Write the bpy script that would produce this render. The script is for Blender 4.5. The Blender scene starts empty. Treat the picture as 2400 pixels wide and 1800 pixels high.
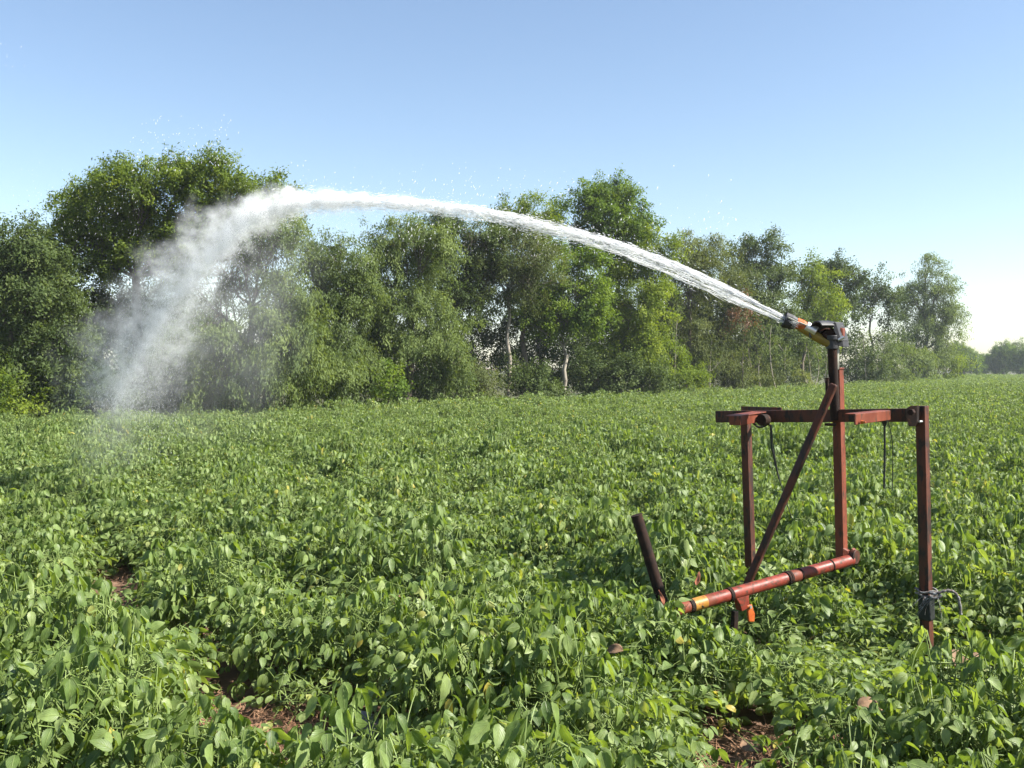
import bpy, math, random
import numpy as np
from mathutils import Vector, Matrix

random.seed(7)
RNG = np.random.default_rng(7)
F = 2333.33          # focal length in photo pixels (35 mm on 36 mm)
HZ = 862.0           # horizon row of the photo
EYE = 1.75
HAZE = 0.0004     # density of the air
scene = bpy.context.scene
COL = scene.collection


def P(px, py, d):
    return np.array([(px - 1200.0) / F * d, d, EYE - (py - HZ) / F * d])


def lin(r, g, b):
    f = lambda c: (c / 12.92 if c <= 0.04045 else ((c + 0.055) / 1.055) ** 2.4)
    return (f(r / 255), f(g / 255), f(b / 255), 1)


def unit(v):
    v = np.asarray(v, float)
    return v / (np.linalg.norm(v, axis=-1, keepdims=True) + 1e-12)


# ------------------------------------------------------------------ tagging
def tag(o, label=None, cat=None, group=None, kind=None):
    if label: o['label'] = label
    if cat: o['category'] = cat
    if group: o['group'] = group
    if kind: o['kind'] = kind
    return o


def empty(name, loc, label=None, cat=None, group=None):
    o = bpy.data.objects.new(name, None)
    COL.objects.link(o)
    o.location = [float(c) for c in loc]
    o.empty_display_size = 0.2
    return tag(o, label, cat, group)


def link_mesh(name, me, parent=None, collection=None):
    o = bpy.data.objects.new(name, me)
    (collection or COL).objects.link(o)
    if parent is not None:
        o.parent = parent
    return o


def np_mesh(name, V, loops, starts, mats, smooth=False, tint=None, uv=None, midx=None):
    """fast mesh from numpy arrays; tint is per vertex, uv per loop"""
    me = bpy.data.meshes.new(name)
    V = np.ascontiguousarray(V, dtype=np.float32)
    loops = np.ascontiguousarray(loops, dtype=np.int32)
    starts = np.ascontiguousarray(starts, dtype=np.int32)
    me.vertices.add(len(V)); me.vertices.foreach_set('co', V.ravel())
    me.loops.add(len(loops)); me.loops.foreach_set('vertex_index', loops)
    me.polygons.add(len(starts)); me.polygons.foreach_set('loop_start', starts)
    if smooth:
        me.polygons.foreach_set('use_smooth', np.ones(len(starts), dtype=bool))
    if midx is not None:
        me.polygons.foreach_set('material_index', np.ascontiguousarray(midx, dtype=np.int32))
    for m in (mats if isinstance(mats, (list, tuple)) else [mats]):
        me.materials.append(m)
    me.update(calc_edges=True)
    if tint is not None:
        a = me.attributes.new('tint', 'FLOAT', 'POINT')
        a.data.foreach_set('value', np.ascontiguousarray(tint, dtype=np.float32))
    if uv is not None:
        u = me.uv_layers.new(name='UVMap')
        u.data.foreach_set('uv', np.ascontiguousarray(uv, dtype=np.float32).ravel())
    return me


# ------------------------------------------------------------------ materials
def new_mat(name):
    m = bpy.data.materials.new(name)
    m.use_nodes = True
    nt = m.node_tree
    nt.nodes.clear()
    return m, nt


def N(nt, t, **kw):
    n = nt.nodes.new(t)
    for k, v in kw.items():
        if k.startswith('i_'):
            n.inputs[k[2:].replace('_', ' ')].default_value = v
        else:
            setattr(n, k, v)
    return n


def leaf_material(name, c0, c1, c2, trans=0.35, rough=0.5, spec=0.35, tcol=None, veins=False, objrand=0.25):
    m, nt = new_mat(name)
    L = nt.links.new
    out = N(nt, 'ShaderNodeOutputMaterial')
    at = N(nt, 'ShaderNodeAttribute', attribute_name='tint')
    oi = N(nt, 'ShaderNodeObjectInfo')
    ad = N(nt, 'ShaderNodeMath', operation='MULTIPLY_ADD')
    L(oi.outputs['Random'], ad.inputs[0]); ad.inputs[1].default_value = objrand
    L(at.outputs['Fac'], ad.inputs[2])
    sb = N(nt, 'ShaderNodeMath', operation='SUBTRACT'); L(ad.outputs[0], sb.inputs[0]); sb.inputs[1].default_value = objrand * .5
    cr = N(nt, 'ShaderNodeValToRGB')
    cr.color_ramp.elements[0].position = 0.0; cr.color_ramp.elements[0].color = (*c0, 1)
    cr.color_ramp.elements[1].position = 1.0; cr.color_ramp.elements[1].color = (*c2, 1)
    e = cr.color_ramp.elements.new(0.5); e.color = (*c1, 1)
    if veins:
        cr.color_ramp.elements[-1].color = (.36, .30, .05, 1); e = cr.color_ramp.elements.new(0.94); e.color = (*c2, 1)
    L(sb.outputs[0], cr.inputs['Fac'])
    col = cr.outputs['Color']
    pr = N(nt, 'ShaderNodeBsdfPrincipled')
    pr.inputs['Roughness'].default_value = rough
    pr.inputs['Specular IOR Level'].default_value = spec
    if veins:
        uv = N(nt, 'ShaderNodeUVMap', uv_map='UVMap')
        sx = N(nt, 'ShaderNodeSeparateXYZ'); L(uv.outputs['UV'], sx.inputs[0])
        # distance from the midrib
        a = N(nt, 'ShaderNodeMath', operation='SUBTRACT'); L(sx.outputs['X'], a.inputs[0]); a.inputs[1].default_value = 0.5
        b = N(nt, 'ShaderNodeMath', operation='ABSOLUTE'); L(a.outputs[0], b.inputs[0])
        mr = N(nt, 'ShaderNodeMapRange'); L(b.outputs[0], mr.inputs['Value'])
        mr.inputs['From Min'].default_value = 0.012; mr.inputs['From Max'].default_value = 0.06
        mr.inputs['To Min'].default_value = 1.0; mr.inputs['To Max'].default_value = 0.0
        # side veins: y - 0.9*|x|
        c = N(nt, 'ShaderNodeMath', operation='MULTIPLY_ADD'); L(b.outputs[0], c.inputs[0]); c.inputs[1].default_value = -0.8
        L(sx.outputs['Y'], c.inputs[2])
        d = N(nt, 'ShaderNodeMath', operation='MULTIPLY'); L(c.outputs[0], d.inputs[0]); d.inputs[1].default_value = 7.0
        fr = N(nt, 'ShaderNodeMath', operation='FRACT'); L(d.outputs[0], fr.inputs[0])
        pp = N(nt, 'ShaderNodeMath', operation='PINGPONG'); L(d.outputs[0], pp.inputs[0]); pp.inputs[1].default_value = 0.5
        mv = N(nt, 'ShaderNodeMapRange'); L(pp.outputs[0], mv.inputs['Value'])
        mv.inputs['From Min'].default_value = 0.0; mv.inputs['From Max'].default_value = 0.13
        mv.inputs['To Min'].default_value = 0.55; mv.inputs['To Max'].default_value = 0.0
        mx = N(nt, 'ShaderNodeMath', operation='MAXIMUM'); L(mr.outputs[0], mx.inputs[0]); L(mv.outputs[0], mx.inputs[1])
        mix = N(nt, 'ShaderNodeMix', data_type='RGBA')
        sc = N(nt, 'ShaderNodeMath', operation='MULTIPLY'); L(mx.outputs[0], sc.inputs[0]); sc.inputs[1].default_value = 0.5
        L(sc.outputs[0], mix.inputs['Factor']); L(col, mix.inputs['A']); mix.inputs['B'].default_value = (0.24, 0.30, 0.10, 1)
        # blotches
        nz = N(nt, 'ShaderNodeTexNoise'); nz.inputs['Scale'].default_value = 45; nz.inputs['Detail'].default_value = 3
        tc = N(nt, 'ShaderNodeTexCoord'); L(tc.outputs['Object'], nz.inputs['Vector'])
        hs = N(nt, 'ShaderNodeHueSaturation'); L(mix.outputs['Result'], hs.inputs['Color'])
        mm = N(nt, 'ShaderNodeMapRange'); L(nz.outputs['Fac'], mm.inputs['Value'])
        mm.inputs['From Min'].default_value = .3; mm.inputs['From Max'].default_value = .7
        mm.inputs['To Min'].default_value = 0.78; mm.inputs['To Max'].default_value = 1.2
        L(mm.outputs[0], hs.inputs['Value'])
        col = hs.outputs['Color']
        bp = N(nt, 'ShaderNodeBump'); bp.inputs['Strength'].default_value = 0.5; bp.inputs['Distance'].default_value = 0.004
        L(mx.outputs[0], bp.inputs['Height']); bp.invert = True
        L(bp.outputs['Normal'], pr.inputs['Normal'])
        rr = N(nt, 'ShaderNodeMapRange'); L(nz.outputs['Fac'], rr.inputs['Value'])
        rr.inputs['To Min'].default_value = rough - .12; rr.inputs['To Max'].default_value = rough + .15
        L(rr.outputs[0], pr.inputs['Roughness'])
    L(col, pr.inputs['Base Color'])
    tl = N(nt, 'ShaderNodeBsdfTranslucent')
    tm = N(nt, 'ShaderNodeMix', data_type='RGBA', blend_type='MULTIPLY'); tm.inputs['Factor'].default_value = 1
    L(col, tm.inputs['A']); tm.inputs['B'].default_value = (*(tcol or (1.7, 1.6, 0.6)), 1)
    L(tm.outputs['Result'], tl.inputs['Color'])
    ms = N(nt, 'ShaderNodeMixShader'); ms.inputs['Fac'].default_value = trans
    L(pr.outputs[0], ms.inputs[1]); L(tl.outputs[0], ms.inputs[2])
    L(ms.outputs[0], out.inputs['Surface'])
    return m


def rough_material(name, c0, c1, scale=8, rough=(0.5, 0.9), c2=None, bump=0.3, spec=0.3, metallic=0.0, stretch=(1, 1, 1), dist=0.01, p2=0.62):
    """two noise-blended colours, an optional third one in patches, bump"""
    m, nt = new_mat(name)
    L = nt.links.new
    out = N(nt, 'ShaderNodeOutputMaterial')
    pr = N(nt, 'ShaderNodeBsdfPrincipled')
    tc = N(nt, 'ShaderNodeTexCoord')
    mp = N(nt, 'ShaderNodeMapping'); mp.inputs['Scale'].default_value = stretch
    L(tc.outputs['Object'], mp.inputs['Vector'])
    nz = N(nt, 'ShaderNodeTexNoise'); nz.inputs['Scale'].default_value = scale; nz.inputs['Detail'].default_value = 6
    nz.inputs['Roughness'].default_value = 0.65
    L(mp.outputs[0], nz.inputs['Vector'])
    cr = N(nt, 'ShaderNodeValToRGB')
    cr.color_ramp.elements[0].position = 0.35; cr.color_ramp.elements[0].color = (*c0, 1)
    cr.color_ramp.elements[1].position = 0.65; cr.color_ramp.elements[1].color = (*c1, 1)
    L(nz.outputs['Fac'], cr.inputs['Fac'])
    col = cr.outputs['Color']
    if c2:
        n2 = N(nt, 'ShaderNodeTexNoise'); n2.inputs['Scale'].default_value = scale * 2.3; n2.inputs['Detail'].default_value = 8
        n2.inputs['Roughness'].default_value = 0.7
        L(mp.outputs[0], n2.inputs['Vector'])
        r2 = N(nt, 'ShaderNodeMapRange'); L(n2.outputs['Fac'], r2.inputs['Value'])
        r2.inputs['From Min'].default_value = p2 - .04; r2.inputs['From Max'].default_value = p2 + .04
        mx = N(nt, 'ShaderNodeMix', data_type='RGBA'); L(r2.outputs[0], mx.inputs['Factor'])
        L(col, mx.inputs['A']); mx.inputs['B'].default_value = (*c2, 1)
        col = mx.outputs['Result']
    L(col, pr.inputs['Base Color'])
    rr = N(nt, 'ShaderNodeMapRange'); L(nz.outputs['Fac'], rr.inputs['Value'])
    rr.inputs['From Min'].default_value = .3; rr.inputs['From Max'].default_value = .7
    rr.inputs['To Min'].default_value = rough[0]; rr.inputs['To Max'].default_value = rough[1]
    L(rr.outputs[0], pr.inputs['Roughness'])
    pr.inputs['Specular IOR Level'].default_value = spec
    pr.inputs['Metallic'].default_value = metallic
    bp = N(nt, 'ShaderNodeBump'); bp.inputs['Strength'].default_value = bump; bp.inputs['Distance'].default_value = dist
    L(nz.outputs['Fac'], bp.inputs['Height']); L(bp.outputs[0], pr.inputs['Normal'])
    L(pr.outputs[0], out.inputs['Surface'])
    return m


M = {}
M['soil'] = rough_material('reddish_soil', (0.085, 0.048, 0.030), (0.165, 0.095, 0.058), scale=5, c2=(0.23, 0.15, 0.10), rough=(.8, 1), bump=.8, dist=.03)
M['red'] = rough_material('red_oxide_paint', (0.10, 0.023, 0.011), (0.175, 0.042, 0.019), scale=11, c2=(0.05, 0.022, 0.012), p2=.58, rough=(.42, .75), bump=.25, dist=.003, stretch=(1, 1, .35))
M['red_shade'] = rough_material('shade_darkened_weathered_red_paint', (0.034, 0.012, 0.007), (0.100, 0.028, 0.013), scale=11, c2=(0.018, 0.011, 0.008), p2=.54, rough=(.5, .8), bump=.3, dist=.003, stretch=(1, 1, .35))  # worn red paint, darkened further to carry the shade on the frame's fronts
M['red_gloss'] = rough_material('glossy_red_pipe_paint', (0.15, 0.024, 0.014), (0.22, 0.038, 0.022), scale=14, c2=(0.07, 0.028, 0.016), p2=.55, rough=(.36, .66), bump=.3, spec=.3, dist=.004)
M['rust'] = rough_material('dark_rusty_iron', (0.013, 0.010, 0.009), (0.034, 0.019, 0.014), scale=14, c2=(0.07, 0.03, 0.018), p2=.63, rough=(.65, .9), bump=.4, dist=.004, spec=.1)
M['black'] = rough_material('black_cast_metal', (0.012, 0.012, 0.014), (0.03, 0.03, 0.034), scale=18, c2=(0.09, 0.06, 0.045), p2=.70, rough=(.38, .65), bump=.25, spec=.5, dist=.003)
M['rubber'] = rough_material('black_rubber', (0.010, 0.012, 0.012), (0.022, 0.025, 0.024), scale=30, rough=(.45, .7), bump=.2, dist=.002)
M['orange'] = rough_material('orange_paint', (0.34, 0.07, 0.016), (0.47, 0.12, 0.022), scale=18, c2=(0.10, 0.03, 0.018), p2=.58, rough=(.4, .6), bump=.2, dist=.002)
M['yellow'] = rough_material('yellow_paint', (0.28, 0.13, 0.022), (0.38, 0.19, 0.032), scale=15, c2=(0.20, 0.07, 0.025), p2=.58, rough=(.4, .6), bump=.2, dist=.002)
M['olive'] = rough_material('olive_yellow_paint', (0.15, 0.11, 0.02), (0.25, 0.17, 0.03), scale=14, c2=(0.22, 0.07, 0.025), p2=.62, rough=(.45, .7), bump=.2, dist=.002)
M['alu'] = rough_material('bare_aluminium', (0.5, 0.5, 0.5), (0.72, 0.72, 0.70), scale=20, rough=(.3, .5), bump=.15, metallic=.85, dist=.002)
M['galv'] = rough_material('galvanised_rod', (0.26, 0.26, 0.22), (0.40, 0.40, 0.34), scale=20, rough=(.45, .65), bump=.2, metallic=.3, dist=.002)
M['rope'] = rough_material('grey_frayed_rope', (0.05, 0.042, 0.038), (0.25, 0.25, 0.25), scale=40, c2=(0.09, 0.045, 0.03), p2=.55, rough=(.8, 1), bump=.8, dist=.006)
M['bark'] = rough_material('grey_brown_bark', (0.07, 0.055, 0.042), (0.15, 0.125, 0.10), scale=7, rough=(.8, 1), bump=.8, dist=.02, stretch=(1, 1, .25))
M['bark_pale'] = rough_material('pale_smooth_bark', (0.19, 0.165, 0.13), (0.32, 0.285, 0.235), scale=6, c2=(0.10, 0.08, 0.06), p2=.57, rough=(.7, .95), bump=.4, dist=.01, stretch=(1, 1, .2))
M['stem'] = rough_material('green_stem', (0.10, 0.15, 0.035), (0.16, 0.21, 0.06), scale=20, rough=(.5, .7), bump=.1, dist=.002)
M['straw'] = rough_material('dry_reddish_straw', (0.17, 0.085, 0.045), (0.33, 0.19, 0.11), scale=9, rough=(.8, 1), bump=.1)
M['dead'] = rough_material('dry_tan_leaf', (0.12, 0.07, 0.04), (0.21, 0.135, 0.08), scale=30, c2=(0.22, 0.12, 0.07), p2=.58, rough=(.7, .95), bump=.5, dist=.006)
M['dead_red'] = rough_material('dry_orange_leaf', (0.20, 0.065, 0.035), (0.29, 0.11, 0.055), scale=30, c2=(0.25, 0.10, 0.06), p2=.58, rough=(.7, .95), bump=.5, dist=.006)
M['stone'] = rough_material('grey_stone', (0.17, 0.15, 0.14), (0.34, 0.31, 0.29), scale=9, c2=(0.24, 0.12, 0.08), p2=.6, rough=(.8, 1), bump=.8, dist=.02)

M['bean'] = leaf_material('bean_leaf', (0.060, 0.106, 0.025), (0.137, 0.201, 0.050), (0.236, 0.298, 0.104), trans=.38, rough=.46, spec=.42, tcol=(1.7, 1.65, 0.5), veins=True, objrand=.18)
M['leaf_olive'] = leaf_material('olive_tree_leaf', (0.060, 0.098, 0.015), (0.128, 0.180, 0.024), (0.222, 0.270, 0.036), trans=.42, rough=.6, spec=.16, tcol=(1.6, 1.55, .35))
M['leaf_green'] = leaf_material('fresh_green_tree_leaf', (0.052, 0.092, 0.015), (0.105, 0.165, 0.024), (0.185, 0.245, 0.034), trans=.42, rough=.6, spec=.16, tcol=(1.6, 1.6, .4))
M['leaf_grey'] = leaf_material('grey_green_tree_leaf', (0.064, 0.096, 0.032), (0.112, 0.156, 0.048), (0.172, 0.220, 0.070), trans=.38, rough=.6, spec=.16, tcol=(1.5, 1.45, .5))
M['leaf_dark'] = leaf_material('dark_green_tree_leaf', (0.032, 0.052, 0.016), (0.062, 0.092, 0.026), (0.105, 0.138, 0.038), trans=.33, rough=.6, spec=.16, tcol=(1.4, 1.4, .5))
M['leaf_brown'] = leaf_material('brownish_green_tree_leaf', (0.052, 0.070, 0.023), (0.094, 0.120, 0.037), (0.150, 0.178, 0.055), trans=.36, rough=.6, spec=.16, tcol=(1.5, 1.4, .5))
M['leaf_rust'] = leaf_material('rust_dead_foliage', (0.10, 0.05, 0.025), (0.16, 0.085, 0.04), (0.22, 0.12, 0.06), trans=.3, tcol=(1.3, 1.0, .6))
M['grass'] = leaf_material('meadow_grass', (0.07, 0.11, 0.022), (0.11, 0.155, 0.034), (0.20, 0.205, 0.075), trans=.35, tcol=(1.5, 1.5, .5))

# water: droplets scatter nearly all light
m, nt = new_mat('white_water')
out = N(nt, 'ShaderNodeOutputMaterial')
df = N(nt, 'ShaderNodeBsdfPrincipled'); df.inputs['Base Color'].default_value = (.96, .97, .98, 1); df.inputs['Roughness'].default_value = .25
tl = N(nt, 'ShaderNodeBsdfTranslucent'); tl.inputs['Color'].default_value = (.97, .98, .99, 1)
ms = N(nt, 'ShaderNodeMixShader'); ms.inputs['Fac'].default_value = .5
nt.links.new(df.outputs[0], ms.inputs[1]); nt.links.new(tl.outputs[0], ms.inputs[2])
tp = N(nt, 'ShaderNodeBsdfTransparent')
m2 = N(nt, 'ShaderNodeMixShader'); m2.inputs['Fac'].default_value = .5
nt.links.new(tp.outputs[0], m2.inputs[1]); nt.links.new(ms.outputs[0], m2.inputs[2]); nt.links.new(m2.outputs[0], out.inputs['Surface'])
M['water'] = m


def mist_material(name, scale, lo, hi):
    m, nt = new_mat(name)
    L = nt.links.new
    out = N(nt, 'ShaderNodeOutputMaterial')
    pv = N(nt, 'ShaderNodeVolumePrincipled')
    pv.inputs['Color'].default_value = (.97, .975, .98, 1)
    pv.inputs['Anisotropy'].default_value = 0.25
    pv.inputs['Density Attribute'].default_value = ''
    at = N(nt, 'ShaderNodeAttribute', attribute_name='density')
    tc = N(nt, 'ShaderNodeTexCoord')
    nz = N(nt, 'ShaderNodeTexNoise'); nz.inputs['Scale'].default_value = scale; nz.inputs['Detail'].default_value = 4; nz.inputs['Roughness'].default_value = .65
    L(tc.outputs['Object'], nz.inputs['Vector'])
    mr = N(nt, 'ShaderNodeMapRange'); L(nz.outputs['Fac'], mr.inputs['Value'])
    mr.inputs['From Min'].default_value = .36; mr.inputs['From Max'].default_value = .68
    mr.inputs['To Min'].default_value = lo; mr.inputs['To Max'].default_value = hi
    mu = N(nt, 'ShaderNodeMath', operation='MULTIPLY'); L(at.outputs['Fac'], mu.inputs[0]); L(mr.outputs[0], mu.inputs[1])
    L(mu.outputs[0], pv.inputs['Density'])
    L(pv.outputs[0], out.inputs['Volume'])
    return m


M['mist'] = mist_material('water_mist', 8.0, -0.25, 2.5)
M['veil'] = mist_material('thin_water_veil', 4.0, 0.3, 1.7)


# ------------------------------------------------------------------ simple mesh builder
class MB:
    def __init__(self):
        self.v = []; self.f = []; self.m = []

    def add(self, V, Fc, mi=0):
        b = len(self.v)
        self.v.extend([tuple(map(float, p)) for p in V])
        self.f.extend([tuple(b + i for i in f) for f in Fc])
        self.m.extend([mi] * len(Fc))

    def bar(self, p0, p1, side, w, h, w1=None, h1=None, mi=0):
        """box from p0 to p1; w across `side`, h across the third axis"""
        p0 = np.asarray(p0, float); p1 = np.asarray(p1, float)
        a = unit(p1 - p0); s = np.asarray(side, float); s = unit(s - a * np.dot(s, a)); t = np.cross(a, s)
        w1 = w1 or w; h1 = h1 or h
        V = []
        for p, ww, hh in ((p0, w, h), (p1, w1, h1)):
            for q in ((-1, -1), (1, -1), (1, 1), (-1, 1)):
                V.append(p + s * q[0] * ww / 2 + t * q[1] * hh / 2)
        self.add(V, [(3, 2, 1, 0), (4, 5, 6, 7), (0, 1, 5, 4), (1, 2, 6, 5), (2, 3, 7, 6), (3, 0, 4, 7)], mi)

    def tube(self, pts, r, seg=12, cap=True, mi=0):
        pts = np.asarray(pts, float); n = len(pts)
        r = np.full(n, r) if np.isscalar(r) else np.asarray(r, float)
        tan = np.gradient(pts, axis=0) if n > 2 else np.array([pts[1] - pts[0]] * 2)
        tan = unit(tan)
        ref = np.array([0, 0, 1.0]) if abs(tan[0][2]) < .9 else np.array([1.0, 0, 0])
        V = []; s = unit(np.cross(tan[0], ref))
        for i in range(n):
            s = unit(s - tan[i] * np.dot(s, tan[i])); t = np.cross(tan[i], s)
            for k in range(seg):
                a = 2 * math.pi * k / seg
                V.append(pts[i] + (s * math.cos(a) + t * math.sin(a)) * r[i])
        Fc = []
        for i in range(n - 1):
            for k in range(seg):
                k2 = (k + 1) % seg
                Fc.append((i * seg + k, i * seg + k2, (i + 1) * seg + k2, (i + 1) * seg + k))
        if cap:
            Fc.append(tuple(range(seg))[::-1]); Fc.append(tuple((n - 1) * seg + k for k in range(seg)))
        self.add(V, Fc, mi)

    def prism(self, poly, ext, mi=0):
        poly = [np.asarray(p, float) for p in poly]; n = len(poly); ext = np.asarray(ext, float)
        V = [p - ext / 2 for p in poly] + [p + ext / 2 for p in poly]
        Fc = [tuple(range(n)), tuple(range(n, 2 * n))[::-1]] + [(i, i + n, (i + 1) % n + n, (i + 1) % n) for i in range(n)]
        self.add(V, Fc, mi)

    def build(self, name, mat, root=None, bevel=0.0, smooth=None):
        me = bpy.data.meshes.new(name)
        off = Vector(root_loc(root)) if root is not None else Vector((0, 0, 0))
        me.from_pydata([(p[0] - off.x, p[1] - off.y, p[2] - off.z) for p in self.v], [], self.f)
        for mm in (mat if isinstance(mat, (list, tuple)) else [mat]):
            me.materials.append(mm)
        me.polygons.foreach_set('material_index', self.m)
        me.validate(); me.update()
        import bmesh
        bm = bmesh.new(); bm.from_mesh(me); bmesh.ops.recalc_face_normals(bm, faces=bm.faces); bm.to_mesh(me); bm.free()
        if smooth:
            me.polygons.foreach_set('use_smooth', [True] * len(me.polygons))
            me.set_sharp_from_angle(angle=math.radians(smooth))
        o = link_mesh(name, me, root)
        if bevel:
            b = o.modifiers.new('Bevel', 'BEVEL'); b.width = bevel; b.segments = 2; b.limit_method = 'ANGLE'; b.angle_limit = math.radians(40)
        return o


def root_loc(o):
    """world location of an empty/part chain (no rotations used here)"""
    x = Vector(o.location)
    while o.parent is not None:
        o = o.parent; x = x + Vector(o.location)
    return x


# ------------------------------------------------------------------ world, sun, camera
SUN_AZ, SUN_EL = math.radians(-12), math.radians(42)     # azimuth from +X towards +Y
S = Vector((math.cos(SUN_AZ) * math.cos(SUN_EL), math.sin(SUN_AZ) * math.cos(SUN_EL), math.sin(SUN_EL)))
w = bpy.data.worlds.new('World'); scene.world = w; w.use_nodes = True
nt = w.node_tree
bg = nt.nodes['Background']
sky = nt.nodes.new('ShaderNodeTexSky'); sky.sky_type = 'NISHITA'; sky.sun_disc = False
sky.sun_elevation = SUN_EL
sky.sun_rotation = math.pi / 2 - SUN_AZ
sky.altitude = 0; sky.air_density = 1.0; sky.dust_density = 0.5; sky.ozone_density = 1.3
nt.links.new(sky.outputs[0], bg.inputs['Color']); bg.inputs['Strength'].default_value = 0.070
sun = bpy.data.lights.new('sun', 'SUN'); sun.energy = 5.0; sun.angle = math.radians(.5); sun.color = (1, .95, .86)
so = bpy.data.objects.new('sun', sun); COL.objects.link(so); so.rotation_euler = S.to_track_quat('Z', 'Y').to_euler(); so.location = (40, -10, 40)
cam = bpy.data.cameras.new('camera'); cam.lens = 35; cam.sensor_width = 36; cam.sensor_fit = 'HORIZONTAL'
cam.shift_y = -(900 - HZ) / 2400; cam.clip_end = 3000; cam.clip_start = .05
co = bpy.data.objects.new('camera', cam); COL.objects.link(co); co.location = (0, 0, EYE); co.rotation_euler = (math.pi / 2, 0, 0)
scene.camera = co
scene.view_settings.view_transform = 'Standard'; scene.view_settings.look = 'None'
scene.view_settings.exposure = 1.55; scene.view_settings.gamma = 1
scene.render.engine = 'CYCLES'
cy = scene.cycles
cy.max_bounces = 10; cy.diffuse_bounces = 3; cy.glossy_bounces = 2; cy.transmission_bounces = 4; cy.volume_bounces = 8; cy.transparent_max_bounces = 20
cy.volume_step_rate = 1.0
cy.use_denoising = True

# ------------------------------------------------------------------ field geometry
EDGE_X = np.array([-60, -14, -12.6, -8.6, -6.0, -3.0, 0, 5.9, 14.7, 25.4, 40, 62, 150, 400])
EDGE_Y = np.array([15, 22.5, 24.6, 28.6, 30.3, 34.5, 37.4, 46, 57, 74, 98, 150, 170, 200.])


def edge_y(x): return np.interp(x, EDGE_X, EDGE_Y)


def wav(x, y, seed, n=6, lo=.5, hi=3.0):
    """cheap smooth noise, -1..1"""
    r = np.random.default_rng(seed); z = 0
    for i in range(n):
        a = r.uniform(0, 2 * math.pi); k = r.uniform(lo, hi); ph = r.uniform(0, 6.28)
        z = z + np.sin((x * math.cos(a) + y * math.sin(a)) * k + ph)
    return z / n


xs = np.concatenate([[-1500, -700, -300, -150, -80, -40], np.arange(-20, 20.1, .4), [40, 80, 150, 300, 700, 1500]])
ys = np.concatenate([[-200, -60, -20], np.arange(-4, 30, .4), [35, 45, 60, 90, 150, 250, 400, 700, 1400, 2500]])
gx, gy = np.meshgrid(xs, ys)
gz = .035 * wav(gx, gy, 3, 8, 1.5, 6) * np.clip(1 - (np.hypot(gx, gy - 8) - 20) / 10, 0, 1)
V = np.stack([gx, gy, gz], -1).reshape(-1, 3)
nx, ny = len(xs), len(ys)
i, j = np.meshgrid(np.arange(nx - 1), np.arange(ny - 1))
a = (j * nx + i).ravel()
loops = np.stack([a, a + 1, a + nx + 1, a + nx], -1).ravel()
g = link_mesh('ground', np_mesh('ground', V, loops, np.arange(0, len(loops), 4), M['soil'], smooth=True))
tag(g, 'reddish brown soil of the bean field showing between the plants', 'ground', kind='structure')

# ------------------------------------------------------------------ bean plants
def curve(p0, p1, bend, n=6, r=None):
    p0 = np.asarray(p0, float); p1 = np.asarray(p1, float)
    c = (p0 + p1) / 2 + bend
    t = np.linspace(0, 1, n)[:, None]
    q = (1 - t) ** 2 * p0 + 2 * t * (1 - t) * c + t * t * p1
    if r is not None:
        q[1:-1] += r.normal(0, .02 * np.linalg.norm(p1 - p0), (n - 2, 3))
    return q


LT = np.array([0, .13, .33, .58, .82, 1.0]); LW = np.array([.10, .72, 1.0, .84, .45, .02])


def leaflets(C, A, Nn, L, W, droop, fold, tint, twist):
    """grid leaflets: C base points, A axis, Nn normal"""
    n = len(C); B = np.cross(A, Nn)
    ns = len(LT)
    V = np.zeros((n, ns, 3, 3))
    for k in range(ns):
        t = LT[k]
        ang = droop * t                      # bends downwards along its length
        along = L[:, None] * (A * ((np.sin(ang) / np.maximum(droop, .01))[:, None]) - Nn * (((1 - np.cos(ang)) / np.maximum(droop, .01))[:, None]))
        nn = Nn * np.cos(ang)[:, None] + A * np.sin(ang)[:, None]
        c = C + along
        hw = (W * LW[k] * .5)[:, None]
        bb = B * np.cos(twist * t)[:, None] + nn * np.sin(twist * t)[:, None]
        V[:, k, 1] = c
        V[:, k, 0] = c + bb * hw + nn * hw * fold[:, None]
        V[:, k, 2] = c - bb * hw + nn * hw * fold[:, None]
    V = V.reshape(-1, 3)
    q = []; uvq = []
    for k in range(ns - 1):
        for cidx in (0, 1):
            b0 = k * 3 + cidx
            q.append([b0, b0 + 1, b0 + 4, b0 + 3])
            u0, u1 = cidx * .5, cidx * .5 + .5
            uvq.append([[u0, LT[k]], [u1, LT[k]], [u1, LT[k + 1]], [u0, LT[k + 1]]])
    q = np.array(q); uvq = np.array(uvq)
    loops = (q[None] + (np.arange(n) * ns * 3)[:, None, None]).reshape(-1)
    uv = np.broadcast_to(uvq[None], (n,) + uvq.shape).reshape(-1, 2)
    return V, loops, uv, np.repeat(tint, ns * 3)


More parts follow.
